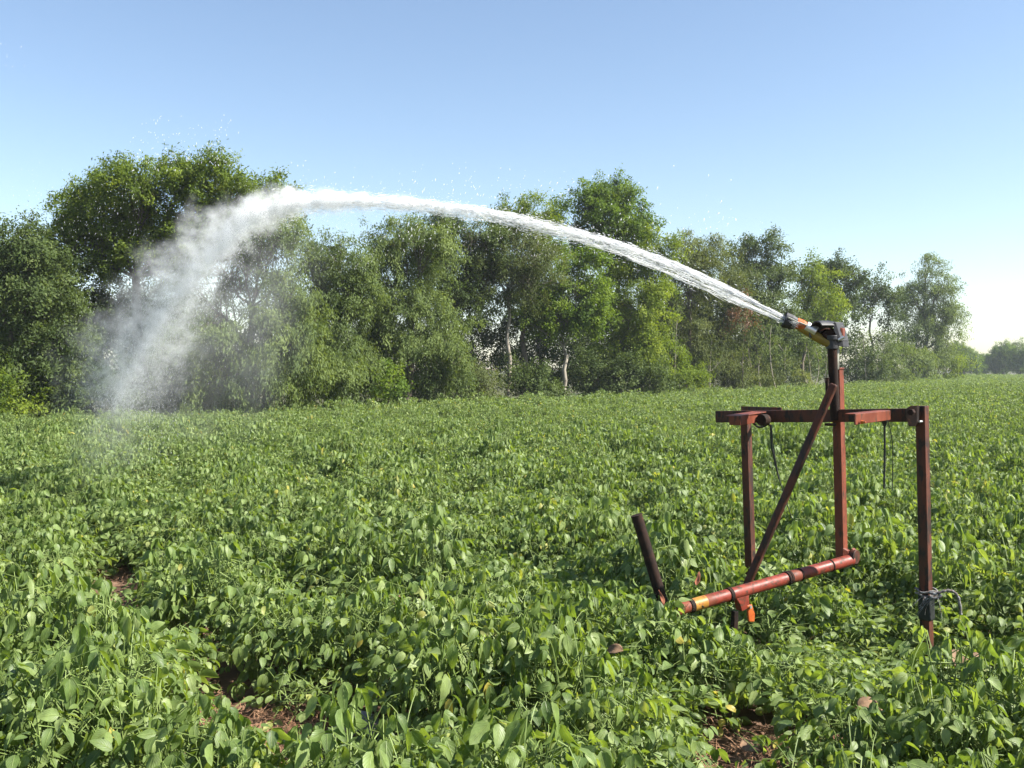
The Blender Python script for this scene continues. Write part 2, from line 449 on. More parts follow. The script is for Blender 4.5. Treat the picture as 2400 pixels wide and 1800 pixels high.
def plant_meshes(idx, nleaf=30, h=.46, R=.22, far=False):
    r = np.random.default_rng(100 + idx)
    C = []; A = []; NN = []; Ls = []; tint = []
    st = MB()
    nst = 5
    stem_az = r.uniform(0, 6.28) + np.arange(nst) * 6.28 / nst + r.normal(0, .3, nst)
    tops = []
    for k in range(nst):
        d = np.array([math.cos(stem_az[k]), math.sin(stem_az[k]), 0])
        rr = R * r.uniform(.3, .75); hh = h * r.uniform(.7, .95)
        pts = [d * .01, d * rr * .35 + [0, 0, hh * .35], d * rr * .75 + [0, 0, hh * .72], d * rr + [0, 0, hh]]
        pts = np.array(pts) + r.normal(0, .008, (4, 3)) * np.array([[0], [1], [1], [1]])
        st.tube(pts, [.005, .0045, .0035, .002], seg=4, cap=False)
        tops.append(pts)
    for k in range(nleaf):
        pts = tops[k % nst]
        t = r.uniform(.35, 1.0); f = t * 3; i0 = min(int(f), 2)
        base = pts[i0] + (pts[i0 + 1] - pts[i0]) * (f - i0)
        az = r.uniform(0, 6.28) if r.random() < .5 else stem_az[k % nst] + r.normal(0, .8)
        rad = R * math.sqrt(r.uniform(.02, 1.25))
        top = h * (1.04 - .38 * (rad / R) ** 2) * (r.uniform(.82, 1.08) if r.random() < .72 else r.uniform(.35, .8))
        end = np.array([math.cos(az) * rad, math.sin(az) * rad, top])
        mid = (base + end) / 2 + np.array([0, 0, .02])
        st.tube([base, mid, end], [.0024, .0020, .0017], seg=3, cap=False)
        az2 = az + r.normal(0, .5)
        size = r.uniform(.048, .080) * (1.0 if r.random() < .8 else .6) * (.85 if far else 1)
        yng = r.random()
        pitch = r.normal(-.75, .45) if not far else r.normal(-.3, .85)
        for s, off in ((0, 0), (1, 1.15), (-1, -1.15)):
            a2 = az2 + off + r.normal(0, .18)
            pt = pitch + r.normal(0, .22) - (.12 if s else 0)
            ax = np.array([math.cos(a2) * math.cos(pt), math.sin(a2) * math.cos(pt), math.sin(pt)])
            up = np.array([0, 0, .85]) + r.normal(0, .55 if not far else .9, 3)
            nn = unit(up - ax * np.dot(up, ax))
            C.append(end + ax * .012 + (np.array([math.cos(az2), math.sin(az2), 0]) * .018 if s == 0 else 0))
            A.append(ax); NN.append(nn); Ls.append(size * (1.08 if s == 0 else .92)); tint.append(1.3 if r.random() < .005 else np.clip(r.normal(.43 + .34 * (yng > .75), .18), 0, .9))
    for k in range(3):
        a0 = r.uniform(0, 6.28); d0 = np.array([math.cos(a0), math.sin(a0), 0]); b0 = d0 * R * r.uniform(.2, .8) + [0, 0, h * r.uniform(.6, .9)]
        p2 = b0 + d0 * r.uniform(.05, .14) + [0, 0, r.uniform(-.04, .16)] + np.append(r.normal(0, .04, 2), 0)
        st.tube(curve(b0, p2, np.array([0, 0, r.uniform(.02, .08)]), 5), [.002, .002, .0018, .0015, .001], seg=3, cap=False)
    C = np.array(C); A = np.array(A); NN = np.array(NN); Ls = np.array(Ls); n = len(C)
    V, lp, uv, tv = leaflets(C, A, NN, Ls, Ls * (r.uniform(.46, .66, n) if not far else r.uniform(.36, .55, n)), r.uniform(.1, 1.4, n), r.uniform(.05, .6, n), np.array(tint), r.normal(0, .35, n))
    fol = np_mesh('bean_foliage', V, lp, np.arange(0, len(lp), 4), M['bean'], smooth=True, tint=tv, uv=uv)
    sm = bpy.data.meshes.new('bean_stem'); sm.from_pydata(st.v, [], st.f); sm.materials.append(M['stem']); sm.update()
    return fol, sm


NV = 12
VAR = [plant_meshes(k, nleaf=[56, 60, 52, 62, 56, 50, 58, 60, 55, 44, 54, 62][k], h=[.46, .5, .44, .48, .52, .42, .47, .5, .45, .4, .46, .5][k]) for k in range(NV)] + [plant_meshes(40 + k, nleaf=44, h=.46, far=True) for k in range(5)]
NF = 5

# bare corridors between plants (photo pixel of the patch, depth on the ground, half width, length towards the camera)
GAPS = []
for px, py, hw, ln in ((525, 1655, .35, 1.8), (600, 1720, .30, 1.5), (690, 1735, .34, 1.6), (770, 1745, .28, 1.3), (850, 1720, .25, 1.2), (270, 1370, .41, 2.6), (300, 1445, .36, 2.2),
                       (1780, 1775, .26, 1.1), (1690, 1795, .28, 1.1), (1700, 1490, .24, .6), (480, 1575, .22, 1.4), (2070, 1690, .24, 1.1), (940, 1400, .2, 1.4), (2260, 1600, .24, 1.0)):
    d = EYE * F / (py - HZ); GAPS.append(((px - 1200) / F * d, d, hw, ln))


def gap_factor(x, y):
    """0 on bare soil, 1 away from it"""
    f = np.ones_like(x)
    for gx_, gy_, hw, ln in GAPS:
        sx = gx_ / gy_
        lateral = np.abs(x - sx * y) / hw
        inlen = np.where(y > gy_, (y - gy_) / .3, (gy_ - y) / ln)
        q = np.hypot(lateral * .8, inlen * .9)
        f = np.minimum(f, np.clip(q, 0, 1.4) / 1.0)
    return np.clip(f, 0, 1)


def lump(x, y):
    return wav(x, y, 11, 8, 3.2, 7.5)


def field_height(x, y):
    h = 1.0 + .85 * lump(x, y) + .14 * wav(x, y, 12, 5, .3, 1.0)
    for cx, cy, rad, amp in ((2.25, 5.25, .55, -.58), (1.24, 5.10, .30, -.55), (.80, 5.16, .26, .38), (1.55, 5.45, .35, -.35), (1.55, 6.35, .26, .45), (1.9, 5.6, .35, -.3)):
        h = h + amp * np.exp(-((x - cx) ** 2 + (y - cy) ** 2) / rad ** 2)
    return h


def inside_stand(x, y):
    return np.zeros_like(x, bool)


def jitter_grid(x0, x1, y0, y1, s, seed):
    r = np.random.default_rng(seed)
    gx, gy = np.meshgrid(np.arange(x0, x1, s), np.arange(y0, y1, s))
    gx = gx + (np.arange(gx.shape[0]) % 2)[:, None] * s * .5
    return (gx + r.uniform(-.36, .36, gx.shape) * s).ravel(), (gy + r.uniform(-.36, .36, gx.shape) * s).ravel()


KEEP = [(1.9, 6.0, .12), (1.3, 5.6, .1)]
pts = []          # x, y, scale, zscale
bx = []
for (y0, y1, s, seed) in ((.9, 9, .215, 1), (9, 28, .20, 2), (28, 60, .29, 3), (60, 200, .52, 4)):
    x, y = jitter_grid(-.62 * y1 - 6, .62 * y1 + 6, y0, y1, s, seed)
    k = (np.abs(x) < .62 * y + 5.5) & (y < edge_y(x) - .25)
    x, y = x[k], y[k]
    gf = gap_factor(x, y)
    # scattered thin spots, more of them near the camera
    thin = wav(x, y, 21, 7, 2.0, 7.0)
    k = (gf > .62) & ~((thin > .40) & (y < 14)) & ~((lump(x, y) < -.40) & (y < 16))
    x, y, gf = x[k], y[k], gf[k]
    sc = np.full(len(x), s / .215) * (1 + 0 * x)
    sz = np.clip(field_height(x, y), .42, 1.4) * np.clip(.25 + .75 * gf ** 1.5, .4, 1) * (1.0 if y0 < 28 else 1.12)
    pts.append(np.stack([x, y, sc, sz], -1))
pts = np.concatenate(pts)
X, Y = pts[:, 0], pts[:, 1]
pxs = X / np.maximum(Y, .1) * F + 1200
inview = (pxs > -60) & (pxs < 2460) & (EYE - .52 < (1800 - HZ + 60) / F * Y)
order = np.where(inview)[0]; order = order[np.argsort(Y[order])][:300]
r = np.random.default_rng(5)
protos = {}
for n_, k in enumerate(order):
    x, y, sc, sz = pts[k]
    vi = int(r.integers(NV))
    label = 'leafy green bean plant in the nearest rows at the front of the field'
    grp = 'bean plants in the nearest rows'
    if vi not in protos:
        root = empty('bean_plant', (x, y, 0), label, 'bean plant', grp)
        fo = link_mesh('foliage', VAR[vi][0], root); st = link_mesh('stem', VAR[vi][1], root)
        protos[vi] = (root, fo, st)
    else:
        p0, f0, s0 = protos[vi]
        root = p0.copy(); COL.objects.link(root)
        fo = f0.copy(); COL.objects.link(fo); fo.parent = root
        st = s0.copy(); COL.objects.link(st); st.parent = root
    zz = float(.035 * wav(np.array(x), np.array(y), 3, 8, 1.5, 6)) - .01
    root.location = (x, y, zz)
    root.rotation_euler = (r.normal(0, .08), r.normal(0, .08), r.uniform(0, 6.28))
    s_ = r.uniform(.9, 1.12); root.scale = (s_, s_, s_ * sz)

# the rest of the field: one mass of instanced plants
lib = bpy.data.collections.new('plant_library')
for k in range(NV + NF):
    V0 = VAR[k][0]; V1 = VAR[k][1]
    # join stem and foliage of a variant into one mesh
    n0 = len(V0.vertices); va = np.zeros(n0 * 3, np.float32); V0.vertices.foreach_get('co', va)
    n1 = len(V1.vertices); vb = np.zeros(n1 * 3, np.float32); V1.vertices.foreach_get('co', vb)
    la = np.zeros(len(V0.loops), np.int32); V0.loops.foreach_get('vertex_index', la)
    lb = np.zeros(len(V1.loops), np.int32); V1.loops.foreach_get('vertex_index', lb)
    ta = np.zeros(n0, np.float32); V0.attributes['tint'].data.foreach_get('value', ta)
    ua = np.zeros(len(la) * 2, np.float32); V0.uv_layers[0].data.foreach_get('uv', ua)
    lp = np.concatenate([la, lb + n0])
    me = np_mesh('plant', np.concatenate([va, vb]).reshape(-1, 3), lp, np.arange(0, len(lp), 4), [M['bean'], M['stem']], smooth=True,
                 tint=np.concatenate([ta, np.full(n1, .5)]), uv=np.concatenate([ua, np.zeros(len(lb) * 2)]).reshape(-1, 2),
                 midx=np.concatenate([np.zeros(len(la) // 4), np.ones(len(lb) // 4)]))
    link_mesh('plant_%02d' % k, me, None, lib)

rest = np.setdiff1d(np.arange(len(pts)), order)
q = pts[rest]
r = np.random.default_rng(6)
near = (q[:, 1] < 30) & (np.abs(q[:, 0]) < 20)
qz = np.where(near, .035 * wav(q[:, 0], q[:, 1], 3, 8, 1.5, 6) * np.clip(1 - (np.hypot(q[:, 0], q[:, 1] - 8) - 20) / 10, 0, 1), 0) - .01
me = bpy.data.meshes.new('crop')
me.vertices.add(len(q)); me.vertices.foreach_set('co', np.stack([q[:, 0], q[:, 1], qz], -1).astype(np.float32).ravel())
a = me.attributes.new('rot', 'FLOAT_VECTOR', 'POINT')
a.data.foreach_set('vector', np.stack([r.normal(0, .08, len(q)), r.normal(0, .08, len(q)), r.uniform(0, 6.28, len(q))], -1).astype(np.float32).ravel())
s_ = r.uniform(.9, 1.12, len(q)) * q[:, 2]
a = me.attributes.new('scl', 'FLOAT_VECTOR', 'POINT')
a.data.foreach_set('vector', np.stack([s_, s_, np.where(q[:, 1] > 14, r.uniform(.72, 1.34, len(q)), r.uniform(.9, 1.12, len(q))) * q[:, 3]], -1).astype(np.float32).ravel())
a = me.attributes.new('vid', 'INT', 'POINT'); 
pf = np.clip((q[:, 1] - 9) / 14, 0, 1)
a.data.foreach_set('value', np.where(r.random(len(q)) < pf, NV + r.integers(0, NF, len(q)), r.integers(0, NV, len(q))).astype(np.int32))
me.update()
crop = link_mesh('bean_crop', me)
tag(crop, 'dense green bean crop stretching from the front rows back to the trees', 'crop', kind='stuff')
ng = bpy.data.node_groups.new('crop_nodes', 'GeometryNodeTree')
ng.interface.new_socket('Geometry', in_out='INPUT', socket_type='NodeSocketGeometry')
ng.interface.new_socket('Geometry', in_out='OUTPUT', socket_type='NodeSocketGeometry')
gi = ng.nodes.new('NodeGroupInput'); go = ng.nodes.new('NodeGroupOutput')
ci = ng.nodes.new('GeometryNodeCollectionInfo'); ci.inputs['Collection'].default_value = lib
ci.inputs['Separate Children'].default_value = True; ci.inputs['Reset Children'].default_value = True
ip = ng.nodes.new('GeometryNodeInstanceOnPoints'); ip.inputs['Pick Instance'].default_value = True


def attr_node(name, typ):
    n = ng.nodes.new('GeometryNodeInputNamedAttribute'); n.data_type = typ; n.inputs['Name'].default_value = name
    return n.outputs['Attribute']


ng.links.new(gi.outputs[0], ip.inputs['Points'])
ng.links.new(ci.outputs[0], ip.inputs['Instance'])
ng.links.new(attr_node('vid', 'INT'), ip.inputs['Instance Index'])
e2r = ng.nodes.new('FunctionNodeEulerToRotation'); ng.links.new(attr_node('rot', 'FLOAT_VECTOR'), e2r.inputs[0])
ng.links.new(e2r.outputs[0], ip.inputs['Rotation'])
ng.links.new(attr_node('scl', 'FLOAT_VECTOR'), ip.inputs['Scale'])
ng.links.new(ip.outputs[0], go.inputs[0])
md = crop.modifiers.new('Plants', 'NODES'); md.node_group = ng


# ------------------------------------------------------------------ blades: straw and grass
def blades(name, C, H, W, lean, mat, tint, seed, root=None):
    r = np.random.default_rng(seed); n = len(C)
    az = r.uniform(0, 6.28, n); d = np.stack([np.cos(az), np.sin(az), np.zeros(n)], -1)
    b = np.stack([-np.sin(az), np.cos(az), np.zeros(n)], -1)
    up = np.array([0, 0, 1.0])
    p1 = C + up * (H * .55)[:, None] + d * (H * lean * .25)[:, None]
    p2 = C + up * (H * (1 - .3 * lean))[:, None] + d * (H * lean * .8)[:, None]
    w_ = (W * .5)[:, None]
    V = np.stack([C - b * w_, C + b * w_, p1 + b * w_ * .8, p1 - b * w_ * .8, p2], 1).reshape(-1, 3)
    o5 = (np.arange(n) * 5)[:, None]
    lp = np.concatenate([(o5 + [0, 1, 2, 3]), (o5 + [3, 2, 4])], 1).ravel()
    st = np.stack([np.arange(n) * 7, np.arange(n) * 7 + 4], -1).ravel()
    return np_mesh(name, V, lp, st, mat, tint=np.repeat(tint, 5))


r = np.random.default_rng(31)
n = 34000
ex = np.concatenate([r.uniform(-16, 16, n), r.uniform(14, 60, n // 2)])
off = r.normal(.9, .9, len(ex)) + np.where(r.random(len(ex)) < .4, r.uniform(0, 5, len(ex)), 0)
ey = edge_y(ex) + off
fars = np.maximum(1, ey / 40)
hh = r.uniform(.35, .8, len(ex)) * np.where(r.random(len(ex)) < .12, 1.45, 1)
clump = .6 + .5 * np.clip(wav(ex, ey, 41, 7, .5, 4) + .4, 0, 1)
gme = blades('grass', np.stack([ex, ey, np.full(len(ex), -.02)], -1), hh * clump, .012 * fars * r.uniform(.7, 1.3, len(ex)), r.uniform(.1, .8, len(ex)), M['grass'],
             np.clip(r.normal(.5, .28, len(ex)), 0, 1), 32)
tag(link_mesh('grass', gme), 'rough tall grass fringing the field along the foot of the trees', 'grass', kind='stuff')

VX = np.concatenate([np.arange(-60, 70, 1.5), [80, 110, 150, 220, 400]])
row = [np.stack([VX - 0 * VX, edge_y(VX) + o_ + (0 if o_ > 1 else .35 * wav(VX, VX * 0, 51, 6, .3, 1.5)), np.full(len(VX), zz)], -1) for o_, zz in ((-.3, .02), (1.2, .06), (6, .07), (25, .07), (120, .07), (700, .07))]
nn_ = len(VX); ii, jj = np.meshgrid(np.arange(nn_ - 1), np.arange(5)); a = (jj * nn_ + ii).ravel()
lp = np.stack([a, a + 1, a + nn_ + 1, a + nn_], -1).ravel()
M['verge'] = rough_material('grassy_litter_ground', (0.045, 0.055, 0.02), (0.10, 0.095, 0.045), scale=1.2, c2=(0.13, 0.085, 0.05), p2=.62, rough=(.85, 1), bump=1, dist=.08)
tag(link_mesh('verge', np_mesh('verge', np.concatenate(row), lp, np.arange(0, len(lp), 4), M['verge'], smooth=True)), 'grassy ground littered with leaves under the tree line', 'ground', kind='structure')

# dry straw on the bare patches
SC = []
for gx_, gy_, hw, ln in GAPS[:9]:
    n = 480
    t = r.uniform(-.3, ln * .8, n); y = gy_ - t; x = gx_ / gy_ * y + r.normal(0, hw * .7, n)
    SC.append(np.stack([x, y, r.uniform(0, .03, n)], -1))
SC = np.concatenate(SC); n = len(SC)
az = r.uniform(0, 6.28, n); el = r.normal(0, .18, n); ln_ = r.uniform(.05, .18, n)
d = np.stack([np.cos(az) * np.cos(el), np.sin(az) * np.cos(el), np.sin(el) + .08], -1); b = np.stack([-np.sin(az), np.cos(az), 0 * az], -1)
SC[:, 2] += .035 * wav(SC[:, 0], SC[:, 1], 3, 8, 1.5, 6) + .012
V = np.stack([SC - b * .002, SC + b * .002, SC + d * ln_[:, None] + b * .0012, SC + d * ln_[:, None] - b * .0012], 1).reshape(-1, 3)
tag(link_mesh('straw', np_mesh('straw', V, np.arange(n * 4), np.arange(0, n * 4, 4), M['straw'])), 'dry reddish straw lying on the bare soil between plants', 'straw', kind='stuff')


# clods of earth on the bare patches
import bmesh
bm = bmesh.new(); bmesh.ops.create_icosphere(bm, subdivisions=2, radius=1)
ICO = np.array([v.co[:] for v in bm.verts]); ICF = np.array([[v.index for v in f.verts] for f in bm.faces]); bm.free()
CV, CF = [], []
rc = np.random.default_rng(61)
for gx_, gy_, hw, ln in GAPS:
    for k in range(70):
        y = gy_ - rc.uniform(-.3, ln * .8); x = gx_ / gy_ * y + rc.normal(0, hw * .6)
        sz = .008 + .026 * rc.random() ** 3
        vv = ICO * (1 + rc.normal(0, .12, (len(ICO), 1))) * sz * rc.uniform(.7, 1.3, 3) * [1, 1, .75]
        CF.append(ICF + sum(len(c_) for c_ in CV)); CV.append(vv + [x, y, .035 * float(wav(np.array(x), np.array(y), 3, 8, 1.5, 6)) + sz * .3])
CF = np.concatenate(CF)
tag(link_mesh('dirt_clods', np_mesh('dirt_clods', np.concatenate(CV), CF.ravel(), np.arange(0, CF.size, 3), M['soil'], smooth=True)), 'small brown clods of earth on the bare patches', 'clods', kind='stuff')

# ------------------------------------------------------------------ trees
def tree_leaves(name, sites, out, cfg, root_off, seed, leafscale):
    """clumps of leaf-sized faces at the sites"""
    r = np.random.default_rng(seed)
    m_ = cfg.get('m', 58); droop = cfg.get('droop', .4); spread = cfg.get('spread', .17) * leafscale
    ns = len(sites)
    cnt = r.poisson(m_ * np.clip(r.normal(1, .35, ns), .3, 1.9))
    idx = np.repeat(np.arange(ns), cnt); n = len(idx)
    tw = unit(out + r.normal(0, .55, (ns, 3)) + np.array([0, 0, .25 - droop]))      # twig direction
    ln = spread * r.uniform(1.2, 2.6, ns)
    u = r.uniform(-.35, 1, n)
    C = sites[idx] + tw[idx] * (u * ln[idx])[:, None] + r.normal(0, 1, (n, 3)) * spread * .55
    C[:, 2] -= droop * (u ** 2) * ln[idx] * .6
    A = unit(tw[idx] * .8 + r.normal(0, .65, (n, 3)) + np.array([0, 0, -droop * 1.1]))
    U = out[idx] * .55 + np.array([.15, -.1, .6]) + r.normal(0, .42, (n, 3))
    Nn = unit(U - A * np.sum(U * A, -1, keepdims=True))
    L = cfg.get('L', .094) * leafscale * r.uniform(.7, 1.35, n); W = L * cfg.get('asp', .42) * r.uniform(.8, 1.2, n)
    B = np.cross(A, Nn)
    v0 = C - A * (L * .5)[:, None]; v2 = C + A * (L * .5)[:, None] - Nn * (L * .12)[:, None]
    v1 = C + B * (W * .5)[:, None] + Nn * (W * .12)[:, None]; v3 = C - B * (W * .5)[:, None] + Nn * (W * .12)[:, None]
    V = np.stack([v0, v1, v2, v3], 1).reshape(-1, 3) - np.asarray(root_off)
    ct = np.clip(r.normal(.44, .22, ns), 0, 1)
    tint = np.clip(ct[idx] + r.normal(0, .07, n), 0, 1)
    return np_mesh(name, V, np.arange(n * 4), np.arange(0, n * 4, 4), M[cfg['leaf']], tint=np.repeat(tint, 4))


def make_tree(name, label, cat, group, px, d, lobes, cfg, seed, fork=None, trunk_r=.12, trunk=True, dens=1.0, deep=.85, twigs=.35, bark='bark', stems=1):
    r = np.random.default_rng(seed)
    base = P(px, HZ + EYE * F / d, d); base[2] = 0
    root = empty(name, base, label, cat, group)
    ls = min(2.1, max(1.0, d / 36) ** .85)
    s = .33 * ls
    S_, O_, lc = [], [], []
    for (lx, ly, rx, ry) in lobes:
        C = P(lx, ly, d); kk_ = 1.08 if d < 58 else .98; RX, RY = kk_ * rx / F * d, kk_ * ry / F * d; RZ = deep * .5 * (RX + RY)
        C[1] += r.normal(0, RZ * .35)
        area = 4 * math.pi * ((RX * RY) ** 1.6 / 3 + (RX * RZ) ** 1.6 / 3 + (RY * RZ) ** 1.6 / 3) ** (1 / 1.6)
        n = max(6, int(area / s ** 2 * 1.3 * dens))
        nc = max(6, n // 6)
        v = unit(r.normal(0, 1, (nc, 3)))
        rad = np.where(r.random(nc) < .75, r.uniform(.72, 1.05, nc), r.uniform(.2, .72, nc))
        rad = rad * (1 + .16 * np.sin(v[:, 0] * 5 + lx) * np.sin(v[:, 2] * 6 + ly) + .07 * r.normal(0, 1, nc))
        cen = C + v * rad[:, None] * np.array([RX, RZ, RY])
        ci_ = r.integers(0, nc, n)
        pos = cen[ci_] + r.normal(0, 1, (n, 3)) * np.array([.23, .23, .17]) * ls * cfg.get('tuft', 1.0)
        pos = pos[pos[:, 2] > .12]
        S_.append(pos); O_.append(unit(pos - C)); lc.append((C, min(RX, RY)))
    sites = np.concatenate(S_); out = np.concatenate(O_)
    crown = link_mesh('crown' if trunk else 'foliage', tree_leaves('crown', sites, out, cfg, base, seed + 1, ls), root)
    # trunk and limbs
    tb = MB()
    if fork is None:
        top = max(lc, key=lambda q_: q_[0][2])[0]; fk = base * .45 + top * .55
        fk[:2] = base[:2] + (top[:2] - base[:2]) * .3
    else:
        fk = P(fork[0], fork[1], d)
    for k in range(stems):
        o = np.array([r.normal(0, .25), r.normal(0, .25), 0]) if k else np.zeros(3)
        f2 = fk + (o * 1.5 if k else 0)
        cv = curve(base + o + [0, 0, -.15], f2, r.normal(0, .12, 3) * [1, 1, 0] * max(1, fk[2] * .25), 7, r)
        tb.tube(cv, np.linspace(trunk_r * (1.15 if not k else .7), trunk_r * .62, 7), seg=8 if d < 60 else 6)
    order_ = sorted(lc, key=lambda q_: -q_[0][2])
    for (C, R_) in order_:
        lr = trunk_r * .42 * np.clip(R_ / 1.2, .5, 1.2)
        st = base + (fk - base) * (1 if C[2] > fk[2] else np.clip((C[2] - .3) / max(fk[2], .1), .15, 1) * .8)
        cv = curve(st, C, np.array([0, 0, -.12 * np.linalg.norm(C - st)]), 6, r)
        tb.tube(cv, np.linspace(lr, lr * .35, 6), seg=6)
        near = np.where(np.linalg.norm(sites - C, axis=1) < R_ * 1.3)[0]
        r.shuffle(near)
        for kk in near[:int(len(near) * twigs * min(1, 60 / max(len(near), 1)))]:
            t0 = r.uniform(.35, 1); stp = st + (C - st) * t0
            cv = curve(stp, sites[kk], np.array([0, 0, -.08 * np.linalg.norm(C - sites[kk])]), 4, r)
            tb.tube(cv, np.linspace(lr * .32, .006 * ls, 4), seg=4, cap=False)
    tr = tb.build('trunk' if trunk else 'stem', M[bark], root, smooth=60)
    return root


K_OL = dict(leaf='leaf_olive', droop=.35)
K_GR = dict(leaf='leaf_green', droop=.3, asp=.5)
K_GY = dict(leaf='leaf_grey', droop=.75, asp=.33, L=.095)
K_DK = dict(leaf='leaf_dark', droop=.35, asp=.48)
K_BR = dict(leaf='leaf_brown', droop=.6, asp=.34, L=.09)
K_WL = dict(leaf='leaf_grey', droop=.95, asp=.26, L=.12)
TG = 'trees along the far edge of the field'
make_tree('tree', 'bushy deep green tree cut by the left edge of the photo', 'tree', TG, 20, 26.5,
          [(-60, 640, 120, 100), (35, 595, 80, 60), (105, 690, 75, 80), (20, 770, 150, 110), (140, 800, 70, 80), (-20, 880, 110, 80)], dict(K_DK, asp=.45), 201, dens=1.05)
make_tree('tree', 'tall olive green tree with a broad domed crown behind the falling mist', 'tree', TG, 322, 29.5,
          [(240, 458, 80, 52), (345, 428, 80, 48), (430, 412, 70, 38), (510, 422, 80, 46), (590, 452, 72, 42), (200, 500, 70, 45), (300, 510, 75, 45), (420, 500, 80, 50), (520, 490, 75, 50),
           (140, 560, 55, 38), (240, 600, 70, 38), (375, 590, 65, 45), (640, 460, 35, 32), (300, 565, 75, 42), (455, 565, 85, 55), (555, 550, 75, 50), (185, 555, 55, 42), (670, 490, 25, 25)], K_OL, 202, fork=(318, 650), trunk_r=.19, dens=1.05, deep=1.0, twigs=.55)
make_tree('tree', 'dark shaded tree under the left side of the big domed crown', 'tree', TG, 215, 31,
          [(120, 640, 60, 55), (190, 700, 95, 70), (250, 810, 110, 90), (130, 820, 80, 100), (330, 740, 70, 70)], K_DK, 203)
make_tree('tree', 'thin grey green tree seen through the falling mist, with open forking limbs', 'tree', TG, 588, 28.5,
          [(610, 560, 100, 65), (662, 530, 45, 50), (520, 630, 95, 60), (650, 660, 65, 55), (560, 560, 70, 50), (500, 720, 75, 60), (680, 720, 55, 55)], K_GY, 204, fork=(590, 720), trunk_r=.15, dens=.62, twigs=.7)
make_tree('tree', 'low drooping willowy tree below the thin misty tree', 'tree', TG, 610, 27.8,
          [(655, 830, 85, 80), (560, 870, 105, 80), (710, 760, 50, 60), (480, 850, 75, 85), (610, 790, 70, 60)], K_WL, 205, dens=1.0)
make_tree('tree', 'narrow grey green tree with a pointed top, first to the right of the mist', 'tree', TG, 790, 32,
          [(795, 598, 38, 44), (735, 600, 35, 45), (840, 630, 40, 50), (760, 670, 55, 62), (835, 690, 55, 65), (785, 770, 85, 75), (728, 640, 35, 50), (800, 850, 80, 60)], K_GY, 206, dens=.95)
make_tree('tree', 'drooping grey green tree with a rounded top under the highest part of the water arc', 'tree', TG, 950, 33.5,
          [(950, 570, 58, 52), (1000, 560, 40, 50), (900, 570, 40, 45), (895, 620, 48, 55), (990, 620, 55, 55), (925, 700, 85, 75), (970, 790, 95, 80), (880, 780, 55, 70), (1040, 800, 55, 65)], K_GY, 207, dens=1.0, trunk_r=.13)
make_tree('tree', 'sparse dark tree with thin top between the drooping tree and the brown tree', 'tree', TG, 1065, 38,
          [(1062, 545, 38, 42), (1020, 560, 40, 50), (1130, 590, 45, 60), (1095, 610, 48, 58), (1040, 640, 55, 65), (1118, 545, 38, 38), (1070, 730, 60, 70)], K_DK, 208, dens=.65, twigs=.7)
make_tree('tree', 'olive tree whose small dome pokes up behind the water jet', 'tree', TG, 1235, 42,
          [(1228, 492, 50, 32), (1195, 535, 75, 38), (1275, 545, 65, 42)], K_OL, 209, dens=.85, trunk_r=.13)
make_tree('tree', 'brownish sparse tree on a bent pale trunk showing bare twigs', 'tree', TG, 1197, 39,
          [(1150, 590, 75, 55), (1235, 590, 75, 55), (1190, 660, 85, 48), (1110, 650, 55, 55), (1250, 670, 60, 45)], K_BR, 210, fork=(1190, 700), trunk_r=.085, dens=.7, twigs=.9, bark='bark_pale')
make_tree('tree', 'tallest bright green tree crossed by the water jet', 'tree', TG, 1450, 47,
          [(1385, 475, 55, 38), (1450, 470, 48, 38), (1415, 520, 85, 45), (1500, 535, 50, 40), (1480, 590, 65, 45), (1400, 585, 75, 45), (1435, 440, 35, 22), (1345, 510, 38, 35)], K_GR, 211, fork=(1450, 650), trunk_r=.17, dens=.85)
make_tree('tree', 'mid green tree on a straight pale trunk in front of the tallest green tree', 'tree', TG, 1322, 42,
          [(1305, 640, 65, 55), (1275, 705, 65, 52), (1360, 715, 65, 55), (1320, 755, 80, 32), (1245, 750, 45, 36), (1370, 640, 50, 50)], K_GR, 212, fork=(1320, 815), trunk_r=.11, dens=.85, bark='bark_pale', twigs=.6)
make_tree('tree', 'yellow green columnar tree right of the straight pale trunk', 'tree', TG, 1490, 46,
          [(1525, 650, 48, 62), (1490, 730, 65, 65), (1545, 590, 45, 36), (1430, 690, 52, 52), (1450, 800, 75, 65), (1520, 800, 55, 60)], K_OL, 213, dens=.9)
make_tree('tree', 'dull dark green tree with a flat ragged top right of the tallest green tree', 'tree', TG, 1610, 52,
          [(1642, 585, 55, 30), (1595, 600, 45, 36), (1620, 650, 75, 55), (1580, 710, 65, 65), (1610, 790, 75, 65)], K_BR, 214, dens=.95)
make_tree('tree', 'olive brown tree in front of the ragged dark tree, above the pale saplings', 'tree', TG, 1695, 54,
          [(1700, 670, 52, 70), (1680, 770, 75, 75), (1725, 720, 45, 60)], K_BR, 215, dens=.9)
make_tree('tree', 'dark green tree with a rounded top, tallest behind the end of the jet', 'tree', TG, 1775, 60,
          [(1775, 580, 45, 32), (1735, 610, 45, 36), (1812, 625, 50, 40), (1770, 680, 85, 65), (1795, 770, 85, 75)], K_DK, 216, dens=.95)
make_tree('tree', 'olive yellow tree between two dark trees, straight behind the sprinkler nozzle', 'tree', TG, 1885, 64,
          [(1875, 632, 34, 32), (1890, 690, 50, 55), (1880, 770, 65, 65), (1930, 740, 40, 55)], K_OL, 217, dens=.9)
make_tree('tree', 'dark evergreen tree with a knobbly top above the sprinkler head', 'tree', TG, 1960, 70,
          [(1967, 620, 30, 26), (1928, 640, 33, 28), (1955, 668, 55, 32), (1955, 725, 50, 45), (1985, 650, 25, 30)], K_DK, 218, dens=1.0)
